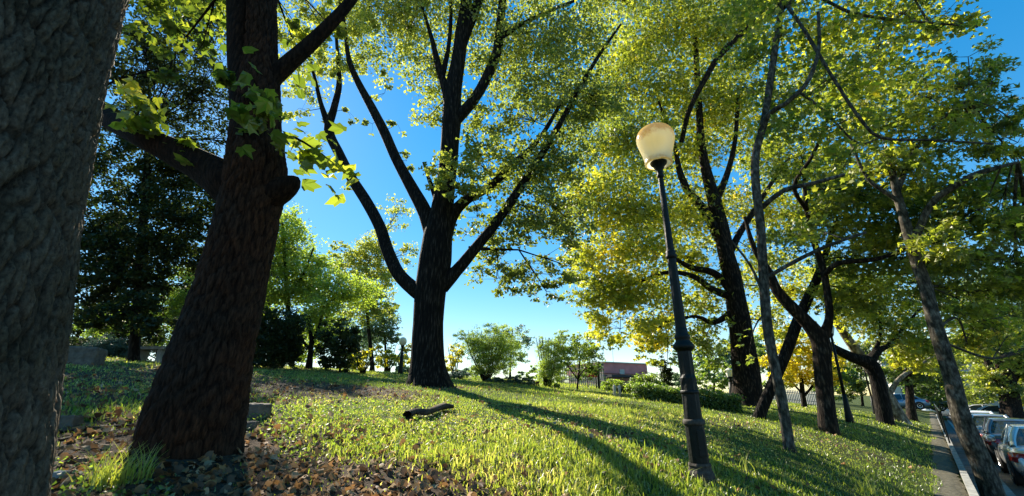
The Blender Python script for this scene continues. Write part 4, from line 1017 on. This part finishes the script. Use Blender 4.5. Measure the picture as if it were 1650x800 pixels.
def street_tree(label, px, w, s, p, cl, seed, bend=0):
    b = Vector(street_pt(s, p, -.76))
    Z = zc(b); y0 = 400 - FPX * ((b.z - EYE) * math.cos(PITCH) - b.y * math.sin(PITCH)) / Z; x0 = 825 + FPX * b.x / Z
    return bg(label, b, [[(x0 + 2, y0 + 4, w * 1.3), (x0, y0 - 4, w), (x0 - 8, y0 - 50, w * .85), (x0 - 20 + bend, y0 - 110, w * .7), (x0 - 34 + bend, y0 - 180, w * .5)],
              [(x0 - 8, y0 - 50, w * .5), (x0 - 34, y0 - 80, w * .4), (x0 - 50, y0 - 120, w * .3)], [(x0 - 10, y0 - 60, w * .5), (x0 + 14, y0 - 100, w * .4)]],
              [(x0 + a, y0 + b_, *r) for a, b_, *r in cl], .18, L_PLANE, seed, Y=b.y, tint=(.35, .2), bark=B_PLANE, shape='lobe')
street_tree('gnarled street tree across the road at the right edge', 1620, 30, 58, -4.9,
            [(-10, -55, 35, 16, 0, 1.5, -.1), (-40, -70, 25, 25, 0, 1.2, .2), (20, -90, 40, 30, 0, 1.8), (-20, -120, 45, 35, 0, 1.8), (10, -170, 60, 35, 0, 1.8), (-30, -210, 60, 40, 0, 1.6), (50, -140, 40, 40, 0, 1.8), (40, -230, 50, 40, 0, 1.5)], 90)

# ================================================================== STONES, BRANCHES, LITTER, GRASS
def stone(name, label, base, w, h, d, seed, rz=0, cat='stone', m=M_STONE, up=0):
    b = hit(*base); b.z += up
    g = random.Random(seed); mb = MB(); n = 5
    v, f = [], []
    import itertools
    mb.box(-w / 2, w / 2, -d / 2, d / 2, -.08, h)
    o = mb.build(name, m); tag(o, label, cat); o.location = b; o.rotation_euler = (g.uniform(-.04, .04), g.uniform(-.04, .04), rz)
    bv = o.modifiers.new('bevel', 'BEVEL'); bv.width = min(h, d) * .12; bv.segments = 2
    sb = o.modifiers.new('sub', 'SUBSURF'); sb.subdivision_type = 'SIMPLE'; sb.levels = 2; sb.render_levels = 3
    t = bpy.data.textures.new('stone_noise', 'CLOUDS'); t.noise_scale = .12; t.noise_depth = 3
    dm = o.modifiers.new('rough', 'DISPLACE'); dm.texture = t; dm.strength = .05; dm.texture_coords = 'GLOBAL'
    return o
stone('stone_block', 'dark squared stone block at left behind the foreground trunk', (130, 588), .62, .36, .5, 1, .35)
stone('stone_slab', 'pale stone slab upper one right of the leaning trunk foot', (410, 672), .23, .10, .2, 2, -.2, up=.03)
stone('stone_slab', 'flat white stone on the ground right of the leaning trunk foot', (398, 690), .14, .05, .1, 3, .3)
stone('stone', 'brown lump of earth and stone left of the leaning trunk', (105, 690), .16, .09, .12, 4, .2)
stone('stone', 'pale pebble at the foot of the foreground trunk', (90, 775), .07, .04, .06, 5, .2, m=M_WALL)

shrub('blue-green juniper mound beyond the stone block at left', (180, 583), [(175, 560, 34, 18, 0, 3.5), (205, 568, 30, 14, 0, 3), (150, 565, 20, 16, 0, 3)], .10, L_JUN, 95, 17, 4, shape='lance', tint=(.5, .25))
shrub('dark undergrowth bush left of the leaning trunk, beyond the stone bench', (262, 584), [(300, 562, 34, 20, 1, 2.5), (240, 560, 30, 20, 1, 2.5), (120, 560, 30, 20, 1, 2.5)], .12, L_DARK, 96, 20, 4, name='bush', cat='bush')
def bench():
    b = hit(242, 584)
    r = thing('stone_bench', 'pale stone bench in the shade left of the leaning trunk', 'bench', b, R(-8))
    MB().box(-.55, .55, -.2, .2, .36, .45).build('seat', M_WALL, r, bevel=.01)
    for x in (-.38, .38): MB().box(x - .07, x + .07, -.16, .16, -.1, .358).build('leg', M_WALL, r, bevel=.01)
bench()
def stick(name, label, pts, w, m=M_WOOD, cat='branch', seed=0):
    P3 = []
    for px, py in pts:
        h = hit(px, py); h.z += w * 1.1; P3.append(h)
    v, f, _, _ = tube(P3, [w] + [w * .85] * (len(P3) - 2) + [w * .4], 7, .06, .14, 0, seed)
    o = new_mesh(name, v - np.array(P3[0]), f, m, None, True); o.location = P3[0]; tag(o, label, cat); return o
stick('fallen_branch', 'longer thin fallen branch lying left of the leaning trunk', [(95, 700), (140, 694), (185, 690), (215, 688)], .012, B_GREY)
stick('fallen_branch', 'paler short stick lying below the thin fallen branch', [(95, 712), (130, 704), (165, 701), (190, 696)], .009, B_GREY)
stick('fallen_branch', 'short upright pale twig by the fallen branches', [(178, 700), (183, 688), (190, 676)], .009, B_PALE)
stick('rotten_log', 'broken rotten log lying on the grass below the central tree', [(655, 678), (668, 672), (684, 674), (700, 668), (716, 662), (731, 663)], .055, M_WOOD, 'log', 5)

def scatter_polar(n, r0, r1, a0, a1, g, power=0.0):
    """points whose density falls with the square of distance, so near and far read alike"""
    r = r0 * (r1 / r0) ** g.uniform(0, 1, n)
    a = np.radians(g.uniform(a0, a1, n))
    x = r * np.sin(a); y = r * np.cos(a)
    return x, y, r
def keep_off(x, y, k2=.55):
    p = x * ND[0] + y * ND[1]
    k = p > .20 + .10 * n_patch(x * 3, y * 3)
    for c, rr in ((T2B, k2), (T3B, .5), (LAMPB, .12)):
        k &= np.hypot(x - c.x, y - c.y) > rr
    k &= np.hypot(x - t1base.x, y - t1base.y) > .6
    return k
LAMPB = hit(1131, 776)

def grass():
    g = np.random.default_rng(99)
    n = 385000
    x, y, r = scatter_polar(n, 1.7, 34, -58, 52, g)
    # gather blades into tufts
    tx = np.round(x / (.035 * r)) * .035 * r; ty = np.round(y / (.035 * r)) * .035 * r
    k = g.uniform(0, 1, n) < .45
    x = np.where(k, tx + g.normal(size=n) * .010 * r, x); y = np.where(k, ty + g.normal(size=n) * .010 * r, y)
    b = bare(x, y)
    keep = (g.uniform(0, 1, n) > np.clip(b * 1.25 - .22, 0, .93)) & keep_off(x, y)
    x, y, r, b = x[keep], y[keep], r[keep], b[keep]; n = len(x)
    z = ground(x, y)
    tall = np.clip(.75 + .4 * n_tint(x * 1.7, y * 1.7), .35, 1.7)
    h = g.gamma(5, .2, n) * .048 * tall * np.clip(1.15 - .5 * b, .4, 1.2) * np.clip(.8 + r * .02, .8, 1.25)
    h = np.where(g.uniform(0, 1, n) < .012, h * 2.0, h)
    w = (.0018 + .00072 * r) * g.uniform(.6, 1.3, n)
    a = g.uniform(0, 2 * math.pi, n); lean = g.gamma(2, .28, n) * h; ld = g.uniform(0, 2 * math.pi, n)
    ux, uy = np.cos(a) * w, np.sin(a) * w
    lx, ly = np.cos(ld) * lean, np.sin(ld) * lean
    base = np.stack([x, y, z - .006], -1)
    U = np.stack([ux, uy, 0 * ux], -1); Lm = np.stack([lx * .35, ly * .35, h * .62], -1); Lt = np.stack([lx, ly, h * (1 - .25 * (lean / h) ** 1.0).clip(.3, 1)], -1)
    V = np.stack([base - U, base + U, base + Lm - U * .75, base + Lm + U * .75, base + Lt], 1).reshape(-1, 3)
    near = r < 7.5
    i = (np.arange(n) * 5)[:, None]; j = i[near]; q = i[~near]
    F = np.concatenate([j + np.array([0, 1, 3]), j + np.array([0, 3, 2]), j + np.array([2, 3, 4]), q + np.array([0, 1, 4])])
    t = np.clip(g.normal(.45, .16, n) + .17 * n_tint(x, y) + .10 * n_patch(x * 2.1, y * 2.1) + .16 * b + (g.uniform(0, 1, n) < .07) * .4, 0, 1)
    o = new_mesh('grass', V, F, L_GRASS, None, False, np.repeat(t, 5))
    o['kind'] = 'stuff'; o['label'] = 'rough sunlit turf grass covering the sloping lawn'
    return n
NG = grass()

def weeds():
    # broad-leaved weeds mixed into the turf
    g = np.random.default_rng(31)
    n = 42000
    x, y, r = scatter_polar(n, 1.8, 22, -56, 50, g)
    keep = (n_patch(x * 1.3 + 3, y * 1.3) > .0) & keep_off(x, y)
    x, y, r = x[keep], y[keep], r[keep]
    pos = np.stack([x, y, ground(x, y) + g.uniform(.01, .06, len(x))], -1)
    v, f, t = leaf_cloud(pos, .03, 'oval', np.clip(g.normal(.4, .25, len(x)), 0, 1), .7, -.2, g)
    kind(new_mesh('weeds', v, f, L_GREEN, None, False, t), 'stuff')
weeds()

def litter():
    g = np.random.default_rng(17)
    n = 43000
    x, y, r = scatter_polar(n, 1.7, 26, -58, 50, g)
    b = bare(x, y)
    pr = np.clip(.035 + .62 * b ** 1.3 + .13 * np.clip(n_litter(x, y), -.3, 1), .02, 1)
    keep = (g.uniform(0, 1, n) < pr) & keep_off(x, y, .34)
    x, y, r, b = x[keep], y[keep], r[keep], b[keep]
    n = len(x)
    pos = np.stack([x, y, ground(x, y) + g.uniform(.004, .05, n) * (1.2 - .6 * b)], -1)
    t = np.clip(np.where(g.uniform(0, 1, n) < .14, g.normal(.58, .05, n), np.where(g.uniform(0, 1, n) < .30, g.normal(.82, .12, n), g.normal(.28, .15, n))), 0, 1)
    v, f, tt = leaf_cloud(pos, .060, 'star5', t, .62, 0, g, 2.2, .35)
    o = new_mesh('fallen_leaves', v, f, L_LITTER, None, False, tt)
    o['kind'] = 'stuff'; o['label'] = 'dry brown and orange plane leaves strewn over soil and grass'
litter()

def tuft(label, px, py, n, h, seed, tint=.7):
    g = np.random.default_rng(seed); b = hit(px, py)
    x = g.normal(size=n) * .05; y = g.normal(size=n) * .05
    hh = h * g.uniform(.45, 1.1, n); a = g.uniform(0, 6.28, n); w = .004
    V, F = [], []
    for i in range(n):
        la = g.uniform(0, 6.28); ll = hh[i] * g.uniform(.2, .7)
        for k in range(5):
            t = k / 4; c = np.array([x[i] + math.cos(la) * ll * t * t, y[i] + math.sin(la) * ll * t * t, hh[i] * (t - .25 * t * t * ll / hh[i] * 1.5)])
            ww = w * (1 - t * .9)
            V += [c - np.array([math.cos(a[i]) * ww, math.sin(a[i]) * ww, 0]), c + np.array([math.cos(a[i]) * ww, math.sin(a[i]) * ww, 0])]
        q = i * 10
        F += [[q + 2 * k, q + 2 * k + 1, q + 2 * k + 3, q + 2 * k + 2] for k in range(4)]
    o = new_mesh('grass_tuft', np.array(V), np.array(F), L_GRASS, None, False, np.full(len(V), tint) + np.repeat(g.normal(size=n) * .08, 10))
    o.location = b; tag(o, label, 'grass tuft')
tuft('bright yellow-green tuft of long grass at the foot of the leaning trunk, lower left', 170, 790, 90, .26, 1)
tuft('smaller lit grass tuft between the two left trunks', 215, 775, 50, .22, 2, .6)
tuft('long pale arching grass blades at the left side of the lamp base', 1150, 768, 14, .34, 3, .8)
tuft('long arching grass blades right of the lamp base', 1200, 762, 14, .32, 4, .75)
tuft('long grass blades at the lawn edge near the path', 1395, 795, 26, .3, 5, .6)

# ================================================================== LAMP POSTS
def near_lamp():
    b = LAMPB.copy(); b.z -= .02
    root = thing('street_lamp', 'tall dark green fluted iron lamp post with yellowed globe on the lawn', 'lamp post', b)
    root.rotation_euler = (R(.6), R(-1.0), R(8)); root.scale = (.87, .87, 1)
    s = b.y / 4.96
    H = 3.66
    MB().lathe([(.155, -.08), (.155, .07), (.147, .10), (.135, .12), (.130, .15), (.135, .165), (.128, .185)], 8).build('plinth', M_RUST, root)
    MB().lathe([(.112, .18), (.112, .56), (.106, .58)], 16, flute=(.2, .55, .10)).build('shaft_base', M_IRON, root)
    MB().lathe([(.124, .55), (.128, .565), (.128, .59), (.116, .605)], 20).build('collar', M_RUST, root, True)
    MB().lathe([(.106, .60), (.102, .95), (.100, 1.02)], 16, flute=(.62, 1.0, .10)).build('shaft', M_IRON, root)
    MB().lathe([(.110, .86), (.113, .87), (.113, .885), (.106, .895)], 20).build('collar', M_IRON, root, True)
    MB().lathe([(.100, 1.02), (.090, 1.06), (.092, 1.30), (.096, 1.32)], 16, flute=(1.05, 1.31, .10)).build('shaft', M_IRON, root)
    MB().lathe([(.098, 1.31), (.128, 1.335), (.134, 1.355), (.128, 1.375), (.100, 1.40), (.086, 1.42), (.092, 1.44), (.098, 1.46), (.092, 1.48), (.074, 1.50), (.078, 1.53), (.070, 1.56)], 24).build('collar', M_IRON, root, True)
    MB().lathe([(.070, 1.55), (.062, 2.25), (.058, 2.38)], 16, flute=(1.58, 2.35, .08)).build('shaft', M_IRON, root)
    MB().lathe([(.058, 2.37), (.073, 2.39), (.076, 2.41), (.062, 2.44), (.070, 2.46), (.054, 2.48)], 24).build('collar', M_IRON, root, True)
    MB().lathe([(.053, 2.47), (.042, 3.15), (.036, H - .22)], 16, flute=(2.5, H - .3, .06)).build('shaft', M_IRON, root)
    MB().lathe([(.036, H - .23), (.050, H - .20), (.052, H - .185), (.040, H - .17), (.046, H - .12), (.085, H - .05), (.118, H - .02), (.122, H), (.10, H + .005)], 24).build('lamp_holder', M_IRON, root, True)
    gl = MB().lathe([(.128, -.022), (.143, -.024), (.150, -.012), (.150, .004), (.146, .012), (.151, .05), (.166, .13), (.186, .20), (.204, .27), (.212, .315), (.212, .345), (.206, .38), (.193, .415), (.172, .445), (.143, .470), (.108, .488), (.07, .499), (.03, .505), (.001, .506)], 48, cap=False).build('globe', M_GLOBE, root, True)
    gl.location = (0, 0, H - .0); gl.scale = (1.30, 1.30, 1.04)
    bl = MB().lathe([(.001, 0), (.035, .01), (.04, .1), (.055, .17), (.045, .23), (.001, .26)], 12, cap=False).build('bulb', M_WHITEL, gl, True)
    # inspection door in the base
    MB().box(-.045, .045, -.119, -.107, .25, .50).build('inspection_door', M_IRON, root, bevel=.004)
near_lamp()

def far_lamp(label, base, Y, h_px, glob, rad=.05, head=.24, lean=0, lit=M_WHITEL, bx=None):
    if Y is None: b = hit(*base)
    else:
        d = ray(*base); x = d.x / d.y * Y; b = Vector((x, Y, float(ground(x, Y))))
    H = h_px * (b.y * .946) / FPX
    root = thing('street_lamp', label, 'lamp post', b); root.rotation_euler = (0, R(lean), 0)
    MB().lathe([(rad * 2.2, -.3), (rad * 2.2, .15), (rad * 1.6, .5), (rad * 1.1, .9)], 10).build('plinth', M_IRON, root, True)
    MB().lathe([(rad, .85), (rad * .7, H)], 8).build('pole', M_IRON, root, True)
    MB().lathe([(rad * .7, H - .12), (rad * 1.6, H - .04), (rad * 1.6, H)], 10).build('collar', M_IRON, root, True)
    if glob == 'ball':
        MB().lathe([(head * math.sin(a) + .001, H + head * (1 - math.cos(a)) * 1.1 - .02) for a in np.linspace(.25, math.pi, 10)], 16, cap=False).build('globe', lit, root, True)
    else:
        MB().lathe([(head * .6, H), (head, H + head * 1.5), (head * .9, H + head * 1.6), (.02, H + head * 2.1)], 14, cap=False).build('globe', lit, root, True)
M_OFFW = plain('milky_acrylic', (.75, .72, .6), .3)
far_lamp('far lamp post with a round white globe just left of the central trunk', (645, 603), None, 46, 'ball', .05, .17, lit=M_OFFW)
far_lamp('small lamp post with a white lantern behind the near lamp, left of the thick trunk', (1182, 645), 24, 36, 'cup', .10, .22, lit=M_OFFW)
far_lamp('leaning black lamp post directly right of the V-shaped tree', (1370, 682), None, 140, 'cup', .055, .16, 1.0, lit=M_OFFW)
far_lamp('thinner black lamp post between the V-shaped and bent trees', (1415, 684), 24, 108, 'cup', .045, .14, lit=M_OFFW)

# ================================================================== BITS OF PARK FURNITURE
for i, (px, lab) in enumerate([(991, 'left one of the two white bollards by the dark ball bush'), (999, 'right one of the two white bollards by the dark ball bush')]):
    b = hit(px, 640); b.z -= .02
    o = MB().lathe([(.05, 0), (.05, .36), (.04, .39), (.02, .40)], 10).build('bollard', M_CREAM, None, True); o.location = b
    tag(o, lab, 'bollard', 'white bollards')
def sign():
    d = ray(955, 636); Y = 22; x = d.x / d.y * Y; b = Vector((x, Y, float(ground(x, Y)) - .05))
    r = thing('notice_board', 'small red panel on two posts at the lawn edge', 'sign', b)
    MB().box(-.26, .26, -.02, .02, .55, 1.0).build('panel', M_SIGNRED, r)
    for s in (-.2, .2): MB().box(s - .025, s + .025, -.015, .045, 0, .56).build('post', M_IRON, r)
    d = ray(966, 636); Y = 21.5; x = d.x / d.y * Y; b = Vector((x, Y, float(ground(x, Y)) - .05))
    o = MB().lathe([(.05, 0), (.05, 1.05), (.06, 1.06), (.06, 1.1), (.02, 1.12)], 8).build('post', M_IRON, None); o.location = b
    o.name = 'short_post'; tag(o, 'plain dark post right of the red panel', 'post')
sign()
# pale low fence seen through the trunks
def fence(name, label, pa, pb, Y0, Y1, h, n, m):
    def g(px, Y):
        d = ray(px, 650); x = d.x / d.y * Y; return Vector((x, Y, float(ground(x, Y))))
    a, b = g(pa, Y0), g(pb, Y1)
    r = thing(name, label, 'fence', a)
    for i in range(n):
        q = a.lerp(b, i / (n - 1)); z = float(ground(q.x, q.y))
        MB().box(q.x - a.x - .03, q.x - a.x + .03, q.y - a.y - .02, q.y - a.y + .02, z - a.z - .2, z - a.z + h).build('picket', m, r)
    for z in (.25, .8):
        pts = [np.array([*(a.lerp(b, i / 8))]) for i in range(9)]
        for p in pts: p[2] = float(ground(p[0], p[1])) + h * z
        v, f, _, _ = tube(pts, [.025] * 9, 4, 2, 0); new_mesh('rail', v - np.array(a), f, m, r)
fence('fence', 'pale picket fence far behind the yellow tree', 1245, 1340, 30, 30, .8, 36, M_GREYR)
fence('fence', 'thin grey railing left of the red panel behind the small tree', 905, 975, 27, 27, 1.0, 22, M_GREYR)

# ================================================================== BUILDINGS
def facade_windows(root, x0, x1, z0, z1, nx, nz, y, wm, fm, ww=.5, wh=.55, out=-1):
    dx, dz = (x1 - x0) / nx, (z1 - z0) / nz
    for i in range(nx):
        for j in range(nz):
            cx, cz = x0 + dx * (i + .5), z0 + dz * (j + .5)
            w, h = dx * ww / 2, dz * wh / 2
            o = MB().box(cx - w - .08, cx + w + .08, y - .06, y + .02, cz - h - .08, cz + h + .08).build('window', fm, root)
            MB().box(cx - w, cx + w, y - .075, y - .05, cz - h, cz + h).build('pane', wm, o)
def place(px, Y, z=None):
    d = ray(px, 640); x = d.x / d.y * Y; return Vector((x, Y, float(ground(x, Y)) if z is None else z))
def pink_building():
    b = place(1026, 70); b.z -= 1
    r = thing('pink_building', 'low dark pink building with flat roof beyond the hedges', 'building', b, R(28))
    MB().box(-6.2, 2.2, 0, 9, 0, 3.5).build('wall', M_PINK2, r)
    MB().box(-6.4, 2.4, -.3, 9.2, 3.5, 5.0).build('upper_wall', M_PINK, r)
    MB().box(-6.6, 2.6, -.5, 9.4, 5.0, 5.15).build('roof', M_CREAM, r)
    MB().box(-6.3, 1.0, -2.0, -.31, 2.9, 3.2).build('awning', M_CANOPY, r)
    facade_windows(r, -6.0, 2.0, .8, 2.8, 5, 1, 0, M_GLASS, M_CREAM)
    MB().box(-3.3, -2.4, -.42, -.31, 3.4, 4.1).build('sign_panel', M_CREAM, r)
    MB().lathe([(.04, 5.1), (.03, 10.0)], 6, c=(-1.5, 3)).build('mast', M_GREYR, r)
pink_building()
def block(label, px, Y, w, h, dpt, rz, m, nx, nz, zb=-.8):
    b = place(px, Y, zb)
    r = thing('apartment_building', label, 'building', b, rz)
    MB().box(-w / 2, w / 2, 0, dpt, 0, h).build('wall', m, r)
    MB().box(-w / 2 - .3, w / 2 + .3, -.3, dpt + .3, h, h + .4).build('roof', M_GREYR, r)
    facade_windows(r, -w / 2 + .5, w / 2 - .5, .6, h - .4, nx, nz, 0, M_GLASS, M_SHUT)
    st = h / nz
    for j in range(1, nz):
        MB().box(-w / 2 + .6, w / 2 - .6, -1.2, -.01, j * st - .08, j * st + .08).build('balcony', M_CREAM, r)
    return r
block('pale grey apartment block at the far end of the street', 1545, 95, 22, 10, 10, R(-38), M_GREYR, 6, 3)
block('cream apartment block right of the street tree trunk', 1625, 90, 16, 7, 10, R(-45), M_CREAM, 5, 3)
block('low white building behind the far parked cars', 1508, 74, 10, 5, 8, R(-36), M_CREAM, 4, 1)

# ================================================================== CARS
def car_mesh_parts(pm, label, loc, rz, group=None, boot=True):
    """saloon: x across, y forward, origin on the road under the middle"""
    r = thing('parked_car', label, 'car', loc, rz, group)
    # lower body lofted along y
    st = [(-2.18, .34, .62, .60, .70), (-2.14, .26, .80, .78, .80), (-2.0, .24, .93, .90, .84), (-1.6, .22, .98, .95, .87), (-1.1, .20, .97, .94, .885), (-.4, .20, .93, .90, .89), (.4, .20, .91, .88, .89), (1.0, .20, .90, .86, .885), (1.4, .21, .86, .82, .87), (1.8, .24, .78, .74, .83), (2.08, .28, .66, .63, .74), (2.18, .36, .55, .52, .60)]
    V, n = [], 0
    for y, zb, zt, zs, hw in st:
        sec = [(0, zb), (.72 * hw, zb), (.94 * hw, zb + .08), (hw, zb + (zs - zb) * .45), (.985 * hw, zb + (zs - zb) * .75), (.93 * hw, zs), (.70 * hw, zt), (0, zt + .015)]
        full = sec + [(-a, b) for a, b in reversed(sec[1:-1])]
        n = len(full)
        V += [(a, y, b) for a, b in full]
    F = [(i * n + k, i * n + (k + 1) % n, (i + 1) * n + (k + 1) % n, (i + 1) * n + k) for i in range(len(st) - 1) for k in range(n)]
    F += [tuple(range(n)), tuple((len(st) - 1) * n + k for k in reversed(range(n)))]
    body = new_mesh('body', V, F, pm, r, True)
    sb = body.modifiers.new('sub', 'SUBSURF'); sb.levels = 1; sb.render_levels = 2
    # greenhouse: belt ring and roof ring
    def ringpt(y, z, w): return (w, y, z)
    roof = [(-.92, 1.34, .50), (-.70, 1.40, .56), (-.1, 1.43, .58), (.35, 1.40, .56), (.52, 1.35, .52)]
    v = [(w, y, z) for y, z, w in roof] + [(0, y, z + .03) for y, z, w in roof] + [(-w, y, z) for y, z, w in roof]
    f = [(i, i + 1, 5 + i + 1, 5 + i) for i in range(4)] + [(5 + i, 6 + i, 11 + i, 10 + i) for i in range(4)]
    ro = new_mesh('roof', v, f, pm, r, True)
    so = ro.modifiers.new('solid', 'SOLIDIFY'); so.thickness = .03; sb = ro.modifiers.new('sub', 'SUBSURF'); sb.levels = 1; sb.render_levels = 2
    belt_r, belt_f, bw = -1.55, 1.22, .78
    def quad(name, a, b, c, d, m, bulge=0):
        o = new_mesh(name, [a, b, c, d], [(0, 1, 2, 3)], m, r); s = o.modifiers.new('solid', 'SOLIDIFY'); s.thickness = .012; s.offset = 0; return o
    quad('rear_window', (-.66, belt_r, .95), (.66, belt_r, .95), (.49, -.93, 1.335), (-.49, -.93, 1.335), M_GLASS)
    quad('windscreen', (.68, belt_f, .90), (-.68, belt_f, .90), (-.51, .53, 1.345), (.51, .53, 1.345), M_GLASS)
    for s in (-1, 1):
        quad('side_window', (s * .775, -1.12, .93), (s * .775, -.22, .92), (s * .575, -.22, 1.40), (s * .53, -.84, 1.35), M_GLASS)
        quad('side_window', (s * .775, -.16, .92), (s * .765, .95, .90), (s * .55, .42, 1.375), (s * .577, -.16, 1.40), M_GLASS)
        for nm, pts, rad in (('pillar', [(s * .70, belt_f + .02, .89), (s * .64, .95, 1.12), (s * .54, .50, 1.36)], .032), ('pillar', [(s * .775, -.19, .90), (s * .58, -.19, 1.42)], .03), ('pillar', [(s * .72, belt_r - .02, .92), (s * .66, -1.28, 1.12), (s * .52, -.90, 1.35)], .07)):
            vv, ff, _, _ = tube(pts, [rad] * len(pts), 8, .08, 0); new_mesh(nm, vv, ff, pm, r, True)
        mi = MB().lathe([(.001, -.1), (.07, -.07), (.085, 0), (.07, .07), (.001, .1)], 10, cap=False).build('mirror', pm, r, True); mi.rotation_euler = (0, R(90), 0); mi.location = (s * .95, .82, .98); mi.scale = (1, .7, 1)
        tl = new_mesh('tail_light', [(s * x, y, z) for x, y, z in [(.50, -2.185, .58), (.80, -2.10, .60), (.875, -1.90, .64), (.86, -1.88, .82), (.78, -2.08, .84), (.52, -2.165, .80)]], [(0, 1, 4, 5), (1, 2, 3, 4)], M_RED, r, True)
        q = tl.modifiers.new('solid', 'SOLIDIFY'); q.thickness = .05; q.offset = 0
        hl = new_mesh('headlight', [(s * x, y, z) for x, y, z in [(.40, 2.20, .50), (.70, 2.12, .50), (.80, 1.92, .56), (.76, 1.88, .70), (.66, 2.05, .68), (.42, 2.15, .62)]], [(0, 1, 4, 5), (1, 2, 3, 4)], M_WHITEL, r, True)
        q = hl.modifiers.new('solid', 'SOLIDIFY'); q.thickness = .05; q.offset = 0
        for y in (-1.32, 1.35):
            arch = MB().lathe([(.375, 0), (.375, .012)], 24).build('wheel_arch', M_BLACKP, r); arch.rotation_euler = (0, R(90) * s, 0); arch.location = (s * .873, y, .34)
            wh = MB().lathe([(.22, -.09), (.30, -.10), (.325, -.07), (.33, 0), (.325, .07), (.30, .10), (.22, .09)], 24).build('wheel', M_TYRE, r, True); wh.rotation_euler = (0, R(90) * s, 0); wh.location = (s * .82, y, .33)
            rim = MB().lathe([(.20, .085), (.215, .104), (.19, .10), (.17, .075), (.06, .085), (.05, .10)], 10, flute=(.07, .09, .3)).build('rim', M_RIM, wh)
        hd = MB().box(s * .885 - .012, s * .885 + .012, -.35, -.18, .74, .77).build('door_handle', M_CHROME, r)
    MB().box(-.80, .80, -2.23, -2.10, .30, .42).build('rear_bumper', M_BLACKP, r, bevel=.03)
    MB().box(-.78, .78, 2.10, 2.22, .28, .40).build('front_bumper', M_BLACKP, r, bevel=.03)
    MB().box(-.26, .26, -2.205, -2.17, .64, .75).build('number_plate', M_WHITEL, r)
    return r
CARZ = -.765
hd = -AZ
GC = 'cars parked along the kerb'
def cp(s, p): return Vector(street_pt(s, p, CARZ))
car = car_mesh_parts(P_SILVER, 'silver saloon cut by the right edge of the photo, nearest car at the kerb', cp(19.5, -2.08), hd, GC)
c2 = dup(car, 'parked_car', 'dark grey saloon parked ahead of the nearest silver car', cp(25.0, -2.0), hd, GC, {P_SILVER: P_DARK})
c3 = dup(car, 'parked_car', 'grey car half hidden by the street tree, third along the kerb', cp(30.6, -1.8), hd, GC, {P_SILVER: P_GREYC})
c4 = dup(car, 'parked_car', 'white car far along the kerb beside the handrail', cp(37, -1.8), hd, GC, {P_SILVER: P_WHITE})
GD = 'cars parked across the far end of the street'
for i, (lab, px, Y, pm, rz) in enumerate([
        ('blue car seen low between the short trunk and the bent tree', 1452, 46, P_BLUE, R(60)),
        ('blue car right of the short upright trunk', 1486, 48, P_BLUE, R(62)),
        ('white car at the far end of the street left of the street tree', 1512, 50, P_WHITE, R(60)),
        ('white car just right of the street tree in the far row', 1578, 46, P_WHITE, R(55)),
        ('silver car in the far row beside the gnarled tree', 1604, 42, P_SILVER, R(52))]):
    d = ray(px, 660); x = d.x / d.y * Y
    z = float(ground(x, Y)); z = max(z, CARZ)
    dup(car, 'parked_car', lab, Vector((x, Y, z)), rz, GD, {P_SILVER: pm})
print('leaf tris', LEAFCOUNT[0], 'grass blades', NG, 'T3', T3B, 'T2', T2B, 'T5Y', Y5, 'lamp', LAMPB, 'T6', Y6, 'T7', Y7, 'T8', Y8, 'T9', Y9, 't12', b12)
